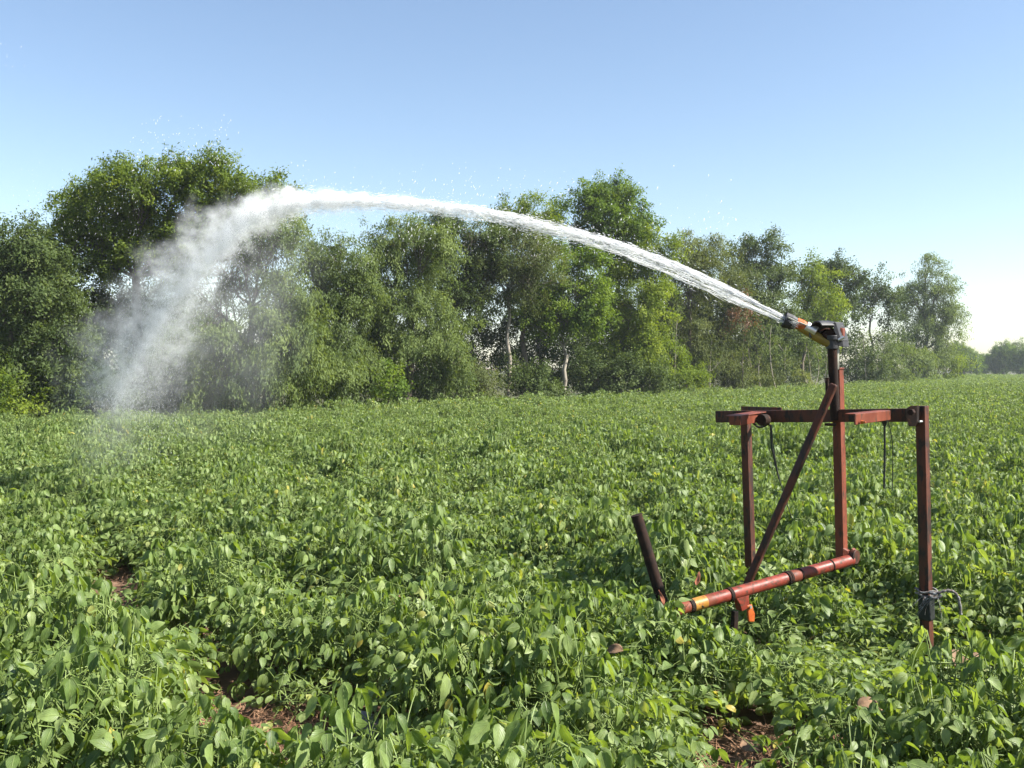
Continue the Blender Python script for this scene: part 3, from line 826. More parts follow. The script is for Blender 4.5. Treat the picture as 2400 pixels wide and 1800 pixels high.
make_tree('tree', 'umbrella shaped tree on tall bare pale limbs with sky showing below', 'tree', TG, 2040, 80,
          [(2035, 668, 32, 24), (2075, 690, 32, 24), (2045, 700, 52, 20), (2100, 722, 26, 26), (2008, 715, 22, 30), (2012, 770, 16, 30), (2085, 760, 20, 34)], K_DK, 219, fork=(2040, 750), trunk_r=.12, dens=.6, bark='bark_pale', twigs=.6)
make_tree('tree', 'tall leafy gum tree standing clear at the right end of the tree line', 'tree', TG, 2168, 98,
          [(2166, 638, 32, 32), (2197, 678, 38, 40), (2138, 690, 36, 42), (2190, 745, 52, 50), (2140, 775, 42, 48), (2212, 790, 34, 48), (2165, 700, 40, 45), (2175, 835, 70, 45), (2115, 720, 14, 24), (2232, 740, 22, 30)], K_GY, 220, fork=(2166, 740), trunk_r=.22, dens=.72, bark='bark_pale')

BK = 'shaded trees deeper in the tree line'
back = [(60, 33, 'dark tree deep behind the bushy tree at the left edge', [(60, 760, 110, 100), (40, 870, 120, 90)]),
        (430, 36, 'dark tree behind the thickest part of the falling mist', [(420, 740, 100, 80), (440, 850, 120, 90)]),
        (720, 37, 'shaded tree behind the pointed grey green tree', [(715, 790, 85, 70), (730, 870, 95, 70)]),
        (880, 39, 'shaded tree behind the rounded drooping tree', [(870, 760, 60, 80), (890, 860, 95, 65)]),
        (1110, 43, 'dark tree behind the bent pale trunk on its left', [(1100, 720, 60, 60), (1090, 840, 85, 70), (1165, 790, 40, 60)]),
        (1265, 47, 'dark tree filling the gap between the bent trunk and the straight trunk', [(1275, 780, 65, 85), (1260, 870, 80, 50), (1250, 700, 60, 50)]),
        (1400, 52, 'dark tree behind the straight pale trunk on its right', [(1400, 760, 75, 80), (1390, 850, 85, 55)]),
        (1545, 57, 'dark tree behind the yellow green columnar tree', [(1560, 770, 70, 80), (1540, 850, 80, 50)]),
        (1650, 61, 'shaded tree behind the olive brown tree and saplings', [(1650, 740, 60, 80), (1660, 840, 75, 55)]),
        (1760, 67, 'shaded tree behind the pale saplings left of the sprinkler riser', [(1750, 800, 80, 65), (1770, 860, 75, 40)]),
        (1860, 72, 'shaded tree low behind the sprinkler nozzle', [(1850, 800, 60, 60), (1860, 855, 75, 40)]),
        (1935, 80, 'shaded tree right behind the sprinkler riser', [(1930, 800, 50, 60), (1950, 850, 60, 35)])]
for k, (px, d, lab, lb) in enumerate(back):
    make_tree('tree', lab, 'tree', BK, px, d, lb, dict(K_DK, m=46), 300 + k, dens=.95, twigs=.15)

FT = 'distant trees on the right horizon'
far = [(2262, 185, 'small dark distant tree just right of the tall gum tree', [(2258, 838, 26, 26), (2275, 850, 24, 22)]),
       (2305, 205, 'lowest distant tree on the right horizon', [(2306, 852, 28, 20)]),
       (2352, 195, 'highest rounded distant tree near the right edge of the photo', [(2352, 828, 24, 22), (2345, 852, 30, 22)]),
       (2392, 190, 'distant tree cut by the right edge of the photo', [(2392, 836, 28, 26), (2400, 856, 26, 18)])]
for k, (px, d, lab, lb) in enumerate(far):
    make_tree('tree', lab, 'tree', FT, px, d, lb, dict(K_GR, m=62), 330 + k, dens=2.6, twigs=.1, trunk_r=.2)

BG = 'bushes along the foot of the trees'
bushes = [(-10, 24.8, 'K_OL', 'olive bush at the very left edge of the field', [(-10, 930, 60, 65), (30, 955, 35, 40)]),
          (150, 27, 'K_DK', 'dark bush left of where the mist comes down', [(120, 930, 55, 40), (180, 940, 55, 35)]),
          (300, 27.5, 'K_DK', 'dark bush where the mist reaches the field edge', [(280, 920, 70, 55), (350, 900, 60, 60)]),
          (430, 28, 'K_GY', 'grey green bush just right of the mist foot', [(430, 920, 60, 50), (380, 940, 45, 35)]),
          (735, 30, 'K_WL', 'drooping bush behind the patch of red earth', [(735, 890, 55, 65), (790, 910, 50, 48)]),
          (855, 32, 'K_GY', 'grey bush under the pointed grey green tree', [(850, 900, 55, 48)]),
          (912, 31, 'K_GR', 'small bright upright conical bush at the field edge', [(912, 925, 25, 28), (910, 895, 14, 20)]),
          (990, 34, 'K_GY', 'wide drooping bush under the rounded drooping tree', [(980, 895, 65, 50), (1040, 880, 55, 55)]),
          (1100, 36.5, 'K_BR', 'brownish bush left of the bent pale trunk', [(1100, 900, 55, 45), (1150, 915, 40, 30)]),
          (1250, 39, 'K_DK', 'dark low bush between the two pale trunks', [(1250, 900, 50, 36), (1290, 905, 35, 30)]),
          (1392, 44, 'K_DK', 'dark green bush right of the straight pale trunk', [(1395, 870, 42, 45), (1375, 905, 30, 26)]),  # dark leaf kind paints in the shade at the trees' feet
          (1450, 44, 'K_DK', 'dark bush below the yellow green columnar tree', [(1450, 885, 50, 38), (1500, 890, 50, 36)]),
          (1570, 48, 'K_OL', 'olive bush right of the dark bush, before the ragged tree', [(1572, 880, 44, 40), (1612, 892, 32, 26)]),
          (1690, 53, 'K_BR', 'brown green bush at the foot of the pale saplings', [(1680, 880, 55, 35), (1740, 888, 50, 28)]),
          (1830, 58, 'K_BR', 'low brownish bush left of the sprinkler riser', [(1830, 885, 60, 26)]),
          (2010, 74, 'K_DK', 'dark bush just right of the sprinkler riser', [(2005, 850, 40, 38), (2040, 870, 35, 26)]),
          (2075, 79, 'K_GY', 'pale green bush under the umbrella shaped tree', [(2070, 825, 40, 36), (2095, 860, 40, 34)]),
          (2135, 88, 'K_GY', 'rounded grey green bush at the left foot of the gum tree', [(2130, 835, 38, 38), (2160, 860, 36, 28)]),
          (2210, 100, 'K_OL', 'yellow green bush at the right foot of the gum tree', [(2215, 845, 32, 34), (2240, 862, 26, 20)])]
KD = dict(K_OL=K_OL, K_DK=K_DK, K_GY=K_GY, K_WL=K_WL, K_GR=K_GR, K_BR=K_BR)
for k, (px, d, kk, lab, lb) in enumerate(bushes):
    make_tree('bush', lab, 'bush', BG, px, d, lb, KD[kk], 400 + k, trunk=False, trunk_r=.04, stems=2, dens=1.05, twigs=.15)

make_tree('bush', 'rust brown dead foliage hanging above the pale saplings', 'bush', None, 1742, 52.5, [(1742, 745, 20, 30)], dict(leaf='leaf_rust', droop=.8, asp=.3), 440, trunk=False, trunk_r=.03, dens=.9)

# pale saplings
sap = [(1560, 49), (1583, 49), (1720, 55), (1776, 54), (1793, 56), (1828, 55), (1848, 58), (1893, 59), (1905, 60), (1925, 61), (2015, 74), (2030, 73), (1508, 46), (1665, 52)]
for k, (px, d) in enumerate(sap):
    r = np.random.default_rng(500 + k)
    base = P(px, HZ + EYE * F / d, d); base[2] = 0
    root = empty('sapling', base, 'slim pale sapling with a bare stem standing before the shaded wood', 'sapling', 'pale saplings before the wood')
    h = r.uniform(2.4, 4.4)
    top = base + [r.normal(0, .35), r.normal(0, .3), h]
    tb = MB(); cv = curve(base - [0, 0, .1], top, r.normal(0, .35, 3) * [1, 1, 0], 9)
    tb.tube(cv, np.linspace(.032, .014, 9), seg=6)
    sites = [top]
    for q_ in range(3):
        t_ = r.integers(4, 8); e = cv[t_] + np.array([r.normal(0, .45), r.normal(0, .4), r.uniform(.4, .9)])
        tb.tube(curve(cv[t_], e, np.array([0, 0, -.08]), 4, r), np.linspace(.012, .006, 4), seg=4); sites.append(e)
    tb.build('stem', M['bark_pale'], root, smooth=60)
    sites = np.repeat(np.array(sites), 4, 0) + r.normal(0, .18, (16, 3))
    link_mesh('foliage', tree_leaves('foliage', sites, unit(r.normal(0, 1, (16, 3))), dict(K_GY, m=22), base, 520 + k, 1.3), root)

# red earth mound at the field edge
mb = MB()
mpx = P(768, 962, 29.8)
V = []; Fc = []
for i_ in range(9):
    for j_ in range(24):
        rr = i_ / 8; a_ = 2 * math.pi * j_ / 24
        z = .62 * (1 - rr ** 1.6) * (1 + .25 * math.sin(a_ * 3 + 1) * rr) - .06 + random.uniform(-.02, .02)
        V.append((mpx[0] + math.cos(a_) * rr * .85, mpx[1] + math.sin(a_) * rr * .5, z))
for i_ in range(8):
    for j_ in range(24):
        j2 = (j_ + 1) % 24
        Fc.append((i_ * 24 + j_, i_ * 24 + j2, (i_ + 1) * 24 + j2, (i_ + 1) * 24 + j_))
mb.add(V, Fc)
M['red_earth'] = rough_material('red_earth', (0.20, 0.075, 0.04), (0.33, 0.14, 0.085), scale=6, rough=(.85, 1), bump=1, dist=.05, c2=(.12, .1, .04), p2=.6)
tag(mb.build('earth_mound', M['red_earth'], smooth=80), 'low heap of red earth at the field edge under the trees', 'earth mound')

# ------------------------------------------------------------------ sprinkler stand
TH = math.radians(46.5)
u = np.array([math.cos(TH), -math.sin(TH), 0]); nfr = np.array([-math.sin(TH), -math.cos(TH), 0]); zup = np.array([0, 0, 1.0])
st_root = empty('sprinkler_stand', (1.9, 6.03, 0), 'rusty red steel stand carrying the big sprinkler gun in the crop', 'sprinkler stand')


def part(mb_, name, mat, parent=st_root, bevel=.003, smooth=None):
    return mb_.build(name, mat, parent, bevel, smooth)


def ext(pa, pb, z):
    pa = np.asarray(pa, float); pb = np.asarray(pb, float)
    t = (z - pa[2]) / (pb[2] - pa[2]); return pa + (pb - pa) * t


# legs
L0, L1 = P(1748, 985, 6.5), P(1757, 1265, 6.5)
R0, R1 = P(2161, 951, 5.65), P(2172, 1480, 5.65)
for (a_, b_, w_, lab) in ((L0, L1, .052, None), (R0, R1, .055, None)):
    mb = MB(); mb.bar(ext(a_, b_, -.1), a_, u, w_, w_)
    lg = part(mb, 'leg', M['red_shade'])
# black tape on the right leg and its bolt
mb = MB(); mb.bar(P(2172, 1452, 5.65), P(2170.5, 1392, 5.65), u, .070, .070); part(mb, 'tape_wrap', M['rubber'], bevel=.008)
# main beam: from beyond the left leg to the right leg
Bl = P(1692, 976, 6.66); Br = P(2150, 972, 5.68)
mb = MB(); mb.bar(Bl + nfr * .052, Br + nfr * .050, zup, .076, .046); part(mb, 'beam', M['red_shade'])
# short raised plate on the rear of the beam
mb = MB(); mb.bar(P(1738, 961, 6.75), P(1832, 964, 6.40), zup, .05, .012); part(mb, 'rear_plate', M['red_shade'])
# two bracket arms reaching out of the beam
A0 = P(1786, 976, 6.36); A1 = P(1722, 986, 6.08)
mb = MB(); mb.bar(A0 + nfr * .06, A1, zup, .062, .075, .056, .075)
mb.bar(A0 + nfr * .03 + zup * .030, A1 + zup * .028 - u * .015, u, .10, .007)
part(mb, 'bracket', M['red'])
B0 = P(2099, 972, 5.72); B1 = P(2003, 983, 5.42)
mb = MB(); mb.bar(B0 + nfr * .07, B1, zup, .055, .010, .060, .010)
mb.bar(B0 + nfr * .07 + zup * .024 - u * .03, B1 + zup * .027 - u * .03, u, .06, .008)
bk = part(mb, 'bracket', M['red'])
mb = MB(); c_ = P(2017, 989, 5.44); mb.tube([c_ + u * .002, c_ + u * .03], [.012, .006], seg=6); part(mb, 'bolt', M['orange'], bk)
# round dark hub under the left end of the beam
mb = MB(); c_ = P(1806, 983, 6.28) + nfr * .08; mb.tube([c_ - nfr * .03, c_ + nfr * .03], .036, seg=20); part(mb, 'hub', M['rust'], smooth=40)
# end clamp at the right leg
mb = MB()
poly = [(2129, 956), (2136, 951), (2152, 950), (2152, 990), (2147, 999), (2132, 999), (2128, 984), (2124, 976), (2124, 962)]
mb.prism([P(x, y, 5.60) for x, y in poly], nfr * .03); cl = part(mb, 'clamp', M['rust'])
mb = MB(); c_ = P(2139, 966, 5.57); mb.tube([c_, c_ + nfr * .03], .020, seg=6); part(mb, 'bolt', M['rust'], cl)
mb = MB(); c_ = P(2157, 988, 5.60); mb.tube([c_ - nfr * .02, c_ + nfr * .012], .007, seg=8); part(mb, 'bolt', M['alu'], cl)

# middle post and the riser pipe
M0, M1 = P(1963, 866, 6.05), P(1973, 1318, 6.05)
mb = MB(); mb.bar(M1, M0, u, .054, .054); mb.bar(M0, M0 + zup * .012, u, .064, .064); part(mb, 'post', M['red'])
mb = MB(); mb.tube([P(1958, 985, 5.985), P(1953.5, 890, 5.985), P(1950, 806, 5.985)], .0285, seg=16); part(mb, 'riser_pipe', M['rust'], smooth=40)
mb = MB(); mb.tube([P(1960.5, 866, 6.0), P(1962, 808, 6.0)], .011, seg=10); mb.tube([P(1966, 866, 6.0), P(1965.5, 812, 6.0)], .004, seg=6); part(mb, 'conduit', M['galv'], smooth=40)
mb = MB(); mb.tube([P(1939, 930, 5.96), P(1938.5, 886, 5.96)], .011, seg=10); mb.tube([P(1938.5, 887, 5.96), P(1938.4, 885, 5.96)], .015, seg=10); part(mb, 'stub_pipe', M['rust'], smooth=40)
mb = MB(); mb.bar(P(1946, 992, 5.97), P(1946, 998, 5.97), u, .05, .05); part(mb, 'cleat', M['rust'])
# brace
mb = MB(); mb.bar(P(1749, 1375, 6.02), P(1955, 900, 5.86), nfr, .036, .046); part(mb, 'brace', M['red_shade'], bevel=.010)
# bottom pipe
E0, E1 = P(1995, 1312, 5.98), P(1583, 1430, 5.36)


def pp(x):
    t = (x - 1995) / (1583 - 1995)
    # perspective-correct enough over this short span
    return E0 + (E1 - E0) * t


ax = unit(E1 - E0)
mb = MB(); mb.tube([E0, pp(1655)], .0345, seg=24); pipe = part(mb, 'pipe', M['red_gloss'], smooth=40, bevel=0)
mb = MB(); mb.tube([pp(1663), pp(1645)], .0352, seg=24); part(mb, 'sleeve', M['red'], pipe, smooth=40, bevel=0)
mb = MB(); mb.tube([pp(1646), pp(1618)], .0358, seg=24); yb = part(mb, 'band', M['yellow'], pipe, smooth=40, bevel=0)
mb = MB(); mb.tube([pp(1619), pp(1611)], .0385, seg=24); part(mb, 'collar', M['rust'], pipe, smooth=40, bevel=.002)
mb = MB(); mb.tube([pp(1612), pp(1596), E1], [.034, .034, .037], seg=24); part(mb, 'end_fitting', M['red'], pipe, smooth=40, bevel=0)
# hand-painted squiggle on the yellow band
c_ = pp(1633); side = unit(np.cross(ax, zup)); side = side if side[1] < 0 else -side
dn = unit(np.cross(ax, side)); dn = dn if dn[2] < 0 else -dn
q_ = []
for k in range(15):
    t = k / 14
    a_ = 1.5 * math.pi * t * 1.6 - .4
    uu = .012 * (t - .5) + .006 * math.cos(a_ * 1.3); vv = .010 + .008 * math.sin(a_)
    q_.append(c_ + ax * uu + (side * math.cos(vv / .0364) + dn * math.sin(vv / .0364)) * .0364)
mb = MB(); mb.tube(q_, .0013, seg=5); part(mb, 'painted_mark', M['rubber'], pipe, bevel=0)
for x0, x1, rr, mt in ((1704, 1697, .0398, 'rust'), (1842, 1837, .0398, 'rust'), (1836, 1831, .0408, 'rust'), (1866, 1862, .0392, 'rust'), (1943, 1940, .0378, 'rust'), (1862, 1842, .0368, 'red')):
    mb = MB(); mb.tube([pp(x0), pp(x1)], rr, seg=24); part(mb, 'collar', M[mt], pipe, smooth=40, bevel=.002)
# elbow flange
mb = MB()
poly = [(1978, 1284), (1989, 1290), (1992, 1296), (1999, 1284), (2006, 1290), (2007, 1312), (2000, 1326), (1976, 1322)]
mb.prism([P(x, y, 5.985) for x, y in poly], nfr * .03); part(mb, 'elbow', M['red'])
mb = MB(); c_ = P(2003, 1305, 5.98); mb.tube([c_ - u * .012, c_ + u * .014], [.043, .043], seg=20); part(mb, 'flange', M['red_shade'], smooth=40)
# foot under the pipe
f0 = pp(1722)
mb = MB()
mb.prism([f0 + ax * .045 - zup * .02, f0 - ax * .05 - zup * .02, f0 - ax * .055 - zup * .095, f0 + ax * .0 - zup * .105, f0 + ax * .015 - zup * .06], side * .05)
ft = part(mb, 'foot', M['red_gloss'])
mb = MB(); c_ = f0 - ax * .055 - zup * .09 + side * .02
mb.prism([c_ + ax * .02 + zup * .012, c_ - ax * .018 + zup * .010, c_ - ax * .040 - zup * .05, c_ - ax * .036 - zup * .095, c_ + ax * .006 - zup * .085], side * .014); part(mb, 'lever', M['orange'], ft, bevel=.006)
mb = MB(); mb.tube([c_ + side * .006, c_ + side * .018], .008, seg=8); part(mb, 'bolt', M['alu'], ft, bevel=0)
mb = MB(); mb.bar(f0 + ax * .03 - zup * .10, f0 + ax * .05 - zup * .48, ax, .03, .03); part(mb, 'foot_spike', M['rust'], ft)

# hanging cables
def cable(pts_, rr, name='cable', mat='rubber'):
    pts_ = np.array([P(*p_) for p_ in pts_])
    t = np.linspace(0, len(pts_) - 1, len(pts_) * 5)
    out_ = []
    for tt in t:
        i_ = min(int(tt), len(pts_) - 2); f_ = tt - i_
        p0 = pts_[max(i_ - 1, 0)]; p1 = pts_[i_]; p2 = pts_[i_ + 1]; p3 = pts_[min(i_ + 2, len(pts_) - 1)]
        out_.append(.5 * ((2 * p1) + (-p0 + p2) * f_ + (2 * p0 - 5 * p1 + 4 * p2 - p3) * f_ ** 2 + (-p0 + 3 * p1 - 3 * p2 + p3) * f_ ** 3))
    mb_ = MB(); mb_.tube(out_, rr, seg=8); return part(mb_, name, M[mat], bevel=0, smooth=60)


cable([(1762, 988, 6.3), (1776, 1000, 6.28), (1790, 999, 6.27), (1800, 994, 6.25), (1806, 998, 6.24)], .007)
cable([(1806, 996, 6.22), (1808, 1040, 6.22), (1812, 1062, 6.22), (1818, 1090, 6.22), (1826, 1122, 6.22)], .006)
cable([(1808, 996, 6.21), (1812, 1040, 6.21), (1816, 1068, 6.21), (1823, 1110, 6.21), (1838, 1160, 6.21), (1856, 1215, 6.21)], .003)
cable([(2073, 982, 5.66), (2073.5, 1040, 5.66), (2073, 1100, 5.66), (2072, 1145, 5.66)], .0065)
cable([(2081, 985, 5.66), (2089, 1020, 5.66), (2092.5, 1060, 5.66), (2092, 1110, 5.66), (2091, 1150, 5.66)], .0025)
mb = MB(); mb.tube([P(2073, 984, 5.66), P(2073, 999, 5.66)], [.021, .007], seg=12); part(mb, 'cable_gland', M['rubber'], bevel=0, smooth=40)

# ------------------------------------------------------------------ the gun
GD = 5.985
gb0 = P(1946, 806, GD); gb1 = P(1868, 762, GD + .03)
mb = MB(); mb.tube([P(1950, 818, GD), P(1950, 796, GD)], [.036, .036], seg=20); mb.tube([P(1950, 797, GD), P(1950, 786, GD)], [.045, .045], seg=20)
gun = part(mb, 'gun', M['black'], smooth=40, bevel=.003)
mb = MB(); mb.tube([gb0, P(1908, 786, GD + .02), gb1], [.030, .028, .024], seg=20); part(mb, 'barrel', M['olive'], gun, smooth=40, bevel=0)
mb = MB(); mb.tube([P(1912, 778, GD + .015), P(1888, 765, GD + .025)], [.034, .034], seg=20); part(mb, 'sleeve', M['alu'], gun, smooth=40, bevel=.003)
mb = MB(); mb.tube([P(1889, 767, GD + .025), P(1880, 763, GD + .028), P(1865, 757, GD + .03)], [.030, .036, .035], seg=8); part(mb, 'orange_collar', M['orange'], gun, bevel=.004)
mb = MB()
na = P(1866, 759, GD + .03); nb = P(1839, 750, GD + .04); axn = unit(nb - na)
ring = []
mb.tube([na, na + (nb - na) * .45, nb], [.036, .046, .050], seg=10, cap=False)
mb.tube([nb, na + (nb - na) * .45, na + (nb - na) * .2], [.044, .038, .024], seg=10, cap=True)
mb.tube([nb - axn * .001, nb + axn * .004], [.050, .047], seg=10, cap=False); part(mb, 'nozzle', M['black'], gun, bevel=0)
mb = MB(); mb.bar(P(1846, 744, GD), P(1872, 757, GD - .01), zup, .010, .03); mb.bar(P(1872, 755, GD), P(1903, 768, GD - .0), zup, .008, .02); part(mb, 'deflector_arm', M['galv'], gun)
# curved hood of the drive, open to the left
mb = MB(); seg = 16
h0 = P(1913, 780, GD - .05); h1 = P(1963, 783, GD + .04)
axh = unit(h1 - h0); sd = unit(np.cross(axh, zup)); tp = np.cross(sd, axh)
V = []
for (pc, ro) in ((h0, .072), (h0 + (h1 - h0) * .5, .078), (h1, .070)):
    for rr in (ro, ro - .008):
        for k in range(seg + 1):
            a_ = math.radians(38 + 165 * k / seg)
            V.append(pc + sd * math.cos(a_) * rr * .8 + tp * math.sin(a_) * rr)
nr = seg + 1; Fc = []
for s_ in range(2):
    for rr in range(2):
        for k in range(seg):
            b0 = (s_ * 2 + rr) * nr + k; b1 = b0 + 2 * nr
            Fc.append((b0, b0 + 1, b1 + 1, b1) if rr == 0 else (b1, b1 + 1, b0 + 1, b0))
for e_ in (0, 2):
    for k in range(seg):
        b0 = e_ * 2 * nr + k; Fc.append((b0, b0 + 1, b0 + nr + 1, b0 + nr))
for k in (0, seg):
    for s_ in range(2):
        b0 = s_ * 2 * nr + k; Fc.append((b0, b0 + nr, b0 + 3 * nr, b0 + 2 * nr))
mb.add(V, Fc); part(mb, 'hood', M['black'], gun, smooth=50, bevel=0)
mb = MB(); mb.prism([P(x, y, GD + .01) for x, y in ((1924, 781), (1940, 770), (1966, 772), (1970, 796), (1962, 801), (1944, 803), (1926, 790))], (0, .07, 0)); part(mb, 'drive_box', M['rust'], gun)
mb = MB(); mb.prism([P(x, y, GD - .05) for x, y in ((1921, 777), (1931, 769), (1942, 769), (1944, 772), (1932, 772))], (.0, .02, 0)); part(mb, 'drive_lever', M['red'], gun, bevel=.002)
mb = MB(); mb.prism([P(x, y, GD - .01) for x, y in ((1961, 760), (1964, 754.5), (1968, 756), (1981, 799), (1975, 800), (1963, 776))], nfr * .09); part(mb, 'fin', M['black'], gun)
mb = MB(); mb.prism([P(x, y, GD) for x, y in ((1971, 768), (1978, 769), (1980, 788), (1978, 797), (1975, 788))], nfr * .05 + u * .01); part(mb, 'red_plate', M['red'], gun)
mb = MB(); mb.prism([P(x, y, GD) for x, y in ((1958, 800), (1968, 798), (1976, 792), (1981, 790), (1984, 813.5), (1962, 809))], nfr * .07); part(mb, 'counterweight', M['black'], gun)
mb = MB(); mb.tube([P(1964, 797, GD - .06), P(1977, 790, GD - .06)], [.008, .011], seg=8); part(mb, 'swing_pin', M['alu'], gun, bevel=0)

# ------------------------------------------------------------------ leaning stake
s0 = P(1492, 1208, 5.9); s1 = P(1545, 1385, 5.9); sb_ = ext(s0, s1, -.1)
mb = MB(); mb.tube([sb_, s0], .0335, seg=18, cap=True); mb.tube([s0 - unit(s0 - sb_) * .004, s0 + unit(s0 - sb_) * .003], [.035, .035], seg=18)
tag(mb.build('stake', M['rust'], smooth=40), 'dark round iron stake leaning in the crop left of the sprinkler stand', 'stake')

# ------------------------------------------------------------------ rope tied round the right leg
rp = empty('rope', P(2172, 1392, 5.65), 'frayed grey brown rope knotted round the right leg of the stand', 'rope')
c_ = P(2172, 1388, 5.65)
mb = MB()
for k in range(2):
    q_ = [c_ + zup * (.012 - .022 * k + .006 * math.sin(a_ * 3 + k)) + (u * math.cos(a_) + nfr * math.sin(a_)) * (.056 + .004 * math.sin(5 * a_ + k)) for a_ in np.linspace(0, 2 * math.pi, 24)]
    mb.tube(q_, .006, seg=6)
mb.build('knot', M['rope'], rp, smooth=70)


def spline(pp_, n=5):
    pts_ = np.array(pp_); out_ = []
    for tt in np.linspace(0, len(pts_) - 1, len(pts_) * n):
        i_ = min(int(tt), len(pts_) - 2); f_ = tt - i_
        p0 = pts_[max(i_ - 1, 0)]; p1 = pts_[i_]; p2 = pts_[i_ + 1]; p3 = pts_[min(i_ + 2, len(pts_) - 1)]
        out_.append(.5 * ((2 * p1) + (-p0 + p2) * f_ + (2 * p0 - 5 * p1 + 4 * p2 - p3) * f_ ** 2 + (-p0 + 3 * p1 - 3 * p2 + p3) * f_ ** 3))
    return np.array(out_)


mb = MB()
q_ = spline([P(2178, 1389, 5.60), P(2192, 1392, 5.58), P(2210, 1386, 5.57), P(2226, 1384, 5.57), P(2240, 1391, 5.57), P(2248, 1408, 5.57), P(2252, 1440, 5.57)])
mb.tube(q_, .008 + .0015 * np.sin(np.arange(len(q_)) * 1.7), seg=7)
q_ = spline([P(2178, 1396, 5.58), P(2186, 1402, 5.57), P(2200, 1400, 5.56), P(2206, 1394, 5.56)])
mb.tube(q_, .009, seg=6); mb.build('tail', M['rope'], rp, smooth=70)
mb = MB(); rr_ = np.random.default_rng(8)
for k in range(14):
    s_ = c_ + nfr * .06 + u * rr_.uniform(.0, .12) - zup * rr_.uniform(0, .03)
    e_ = s_ + u * rr_.normal(-.01, .04) + nfr * rr_.uniform(0, .05) - zup * rr_.uniform(.02, .11)
    mb.tube(curve(s_, e_, rr_.normal(0, .015, 3), 4), [.0022, .002, .0018, .001], seg=4)
mb.build('frayed_strands', M['rope'], rp)

# ------------------------------------------------------------------ dead leaves and a stone
def dead_leaf(px, py, d, L, W, az, pitch, label, mat='dead', droop=.9, fold=.3, twist=.6):
    c = P(px, py, d)
    axx = np.array([[math.cos(az) * math.cos(pitch), math.sin(az) * math.cos(pitch), math.sin(pitch)]])
    up = np.array([[0.1, -.5, 1.0]]); nn = unit(up - axx * np.sum(axx * up))
    V, lp, uv, tv = leaflets(np.zeros((1, 3)), axx, nn, np.array([L]), np.array([W]), np.array([droop]), np.array([fold]), np.array([.5]), np.array([twist]))
    rd = np.random.default_rng(int(px)); V = V + rd.normal(0, L * .035, V.shape) * (np.abs(V).sum(1, keepdims=True) > 1e-6)
    o = link_mesh('dead_leaf', np_mesh('dead_leaf', V, lp, np.arange(0, len(lp), 4), M[mat], smooth=True, uv=uv)); o.location = c
    sd_ = o.modifiers.new('Subdivision', 'SUBSURF'); sd_.levels = 2; sd_.render_levels = 2
    so_ = o.modifiers.new('Thickness', 'SOLIDIFY'); so_.thickness = .0015
    return tag(o, label, 'dead leaf', 'dry leaves among the crop')


dead_leaf(2235, 1560, 4.6, .20, .13, .5, .5, 'large tan dry leaf standing up near the right edge, below the rope')
dead_leaf(2010, 1655, 4.1, .15, .12, -.3, .2, 'tan dry leaf lying open in the crop below the right leg of the stand')
dead_leaf(1460, 1525, 4.7, .11, .07, 2.6, .1, 'dull brown curled leaf left of the pipe end, low in the crop')
dead_leaf(1735, 1752, 4.3, .13, .09, .2, .05, 'brown dry leaf lying on the bare soil at the bottom right')
dead_leaf(1556, 1420, 5.42, .085, .024, 2.4, 1.3, 'orange red dry leaf standing up at the foot of the leaning stake', mat='dead_red', droop=.25, fold=.3, twist=.5)
dead_leaf(1632, 1372, 5.6, .085, .03, .9, 1.1, 'small reddish dry leaf just above the yellow pipe band', mat='dead_red', droop=.25, fold=.3, twist=.5)

gd = EYE * F / (1712 - HZ)
c_ = P(835, 1712, gd - .12)
import bmesh
bm = bmesh.new(); bmesh.ops.create_icosphere(bm, subdivisions=4, radius=1)
for v in bm.verts:
    p_ = v.co.copy()
    k_ = 1 + .12 * math.sin(p_.x * 4 + 1) * math.cos(p_.y * 3) + .08 * math.sin(p_.z * 7 + p_.x * 5) + random.uniform(-.012, .012)
    v.co = Vector((p_.x * .14 * k_, p_.y * .10 * k_, max(p_.z, -.4) * .075 * k_))
me = bpy.data.meshes.new('stone'); bm.to_mesh(me); bm.free(); me.materials.append(M['stone'])
me.polygons.foreach_set('use_smooth', [True] * len(me.polygons))
o = link_mesh('stone', me); o.location = (c_[0], c_[1], .04); o.rotation_euler = (0, 0, .4)
tag(o, 'flat grey stone on the bare soil at the bottom left of the field', 'stone')

# ------------------------------------------------------------------ water
JET = [(1838, 750, 6.03, 6), (1780, 722, 6.2, 9), (1700, 685, 6.5, 13), (1600, 639, 6.8, 15), (1500, 599, 7.1, 15), (1400, 567, 7.4, 14), (1300, 539, 7.7, 13), (1200, 515, 8.0, 12), (1100, 497, 8.4, 11),
       (1000, 484, 8.8, 11), (900, 476, 9.2, 12), (800, 472, 9.6, 14), (700, 476, 10.0, 19), (640, 486, 10.3, 26), (575, 518, 10.6, 42), (510, 572, 10.9, 58), (430, 660, 11.2, 80), (360, 765, 11.4, 104), (300, 865, 11.6, 116), (265, 940, 11.7, 105)]
JP = np.array([P(a_, b_, c_) for a_, b_, c_, _ in JET]); JR = np.array([e_ / F * c_ for _, _, c_, e_ in JET])
JS = spline(JP, 8); JRS = np.interp(np.linspace(0, len(JR) - 1, len(JS)), np.arange(len(JR)), JR)
jt = np.concatenate([[0], np.cumsum(np.linalg.norm(np.diff(JS, axis=0), axis=1))])
jet_root = empty('water_jet', JP[0], 'white jet of water arching from the sprinkler nozzle and breaking into mist', 'water jet')


def jet_at(t):
    c = np.stack([np.interp(t, jt, JS[:, k]) for k in range(3)], -1)
    c2 = np.stack([np.interp(t + .06, jt, JS[:, k]) for k in range(3)], -1)
    tan = unit(c2 - c + 1e-9); rad = np.interp(t, jt, JRS)
    s_ = unit(np.cross(tan, np.array([0, 0, 1.0]))); n_ = np.cross(s_, tan)
    return c, tan, s_, n_, rad


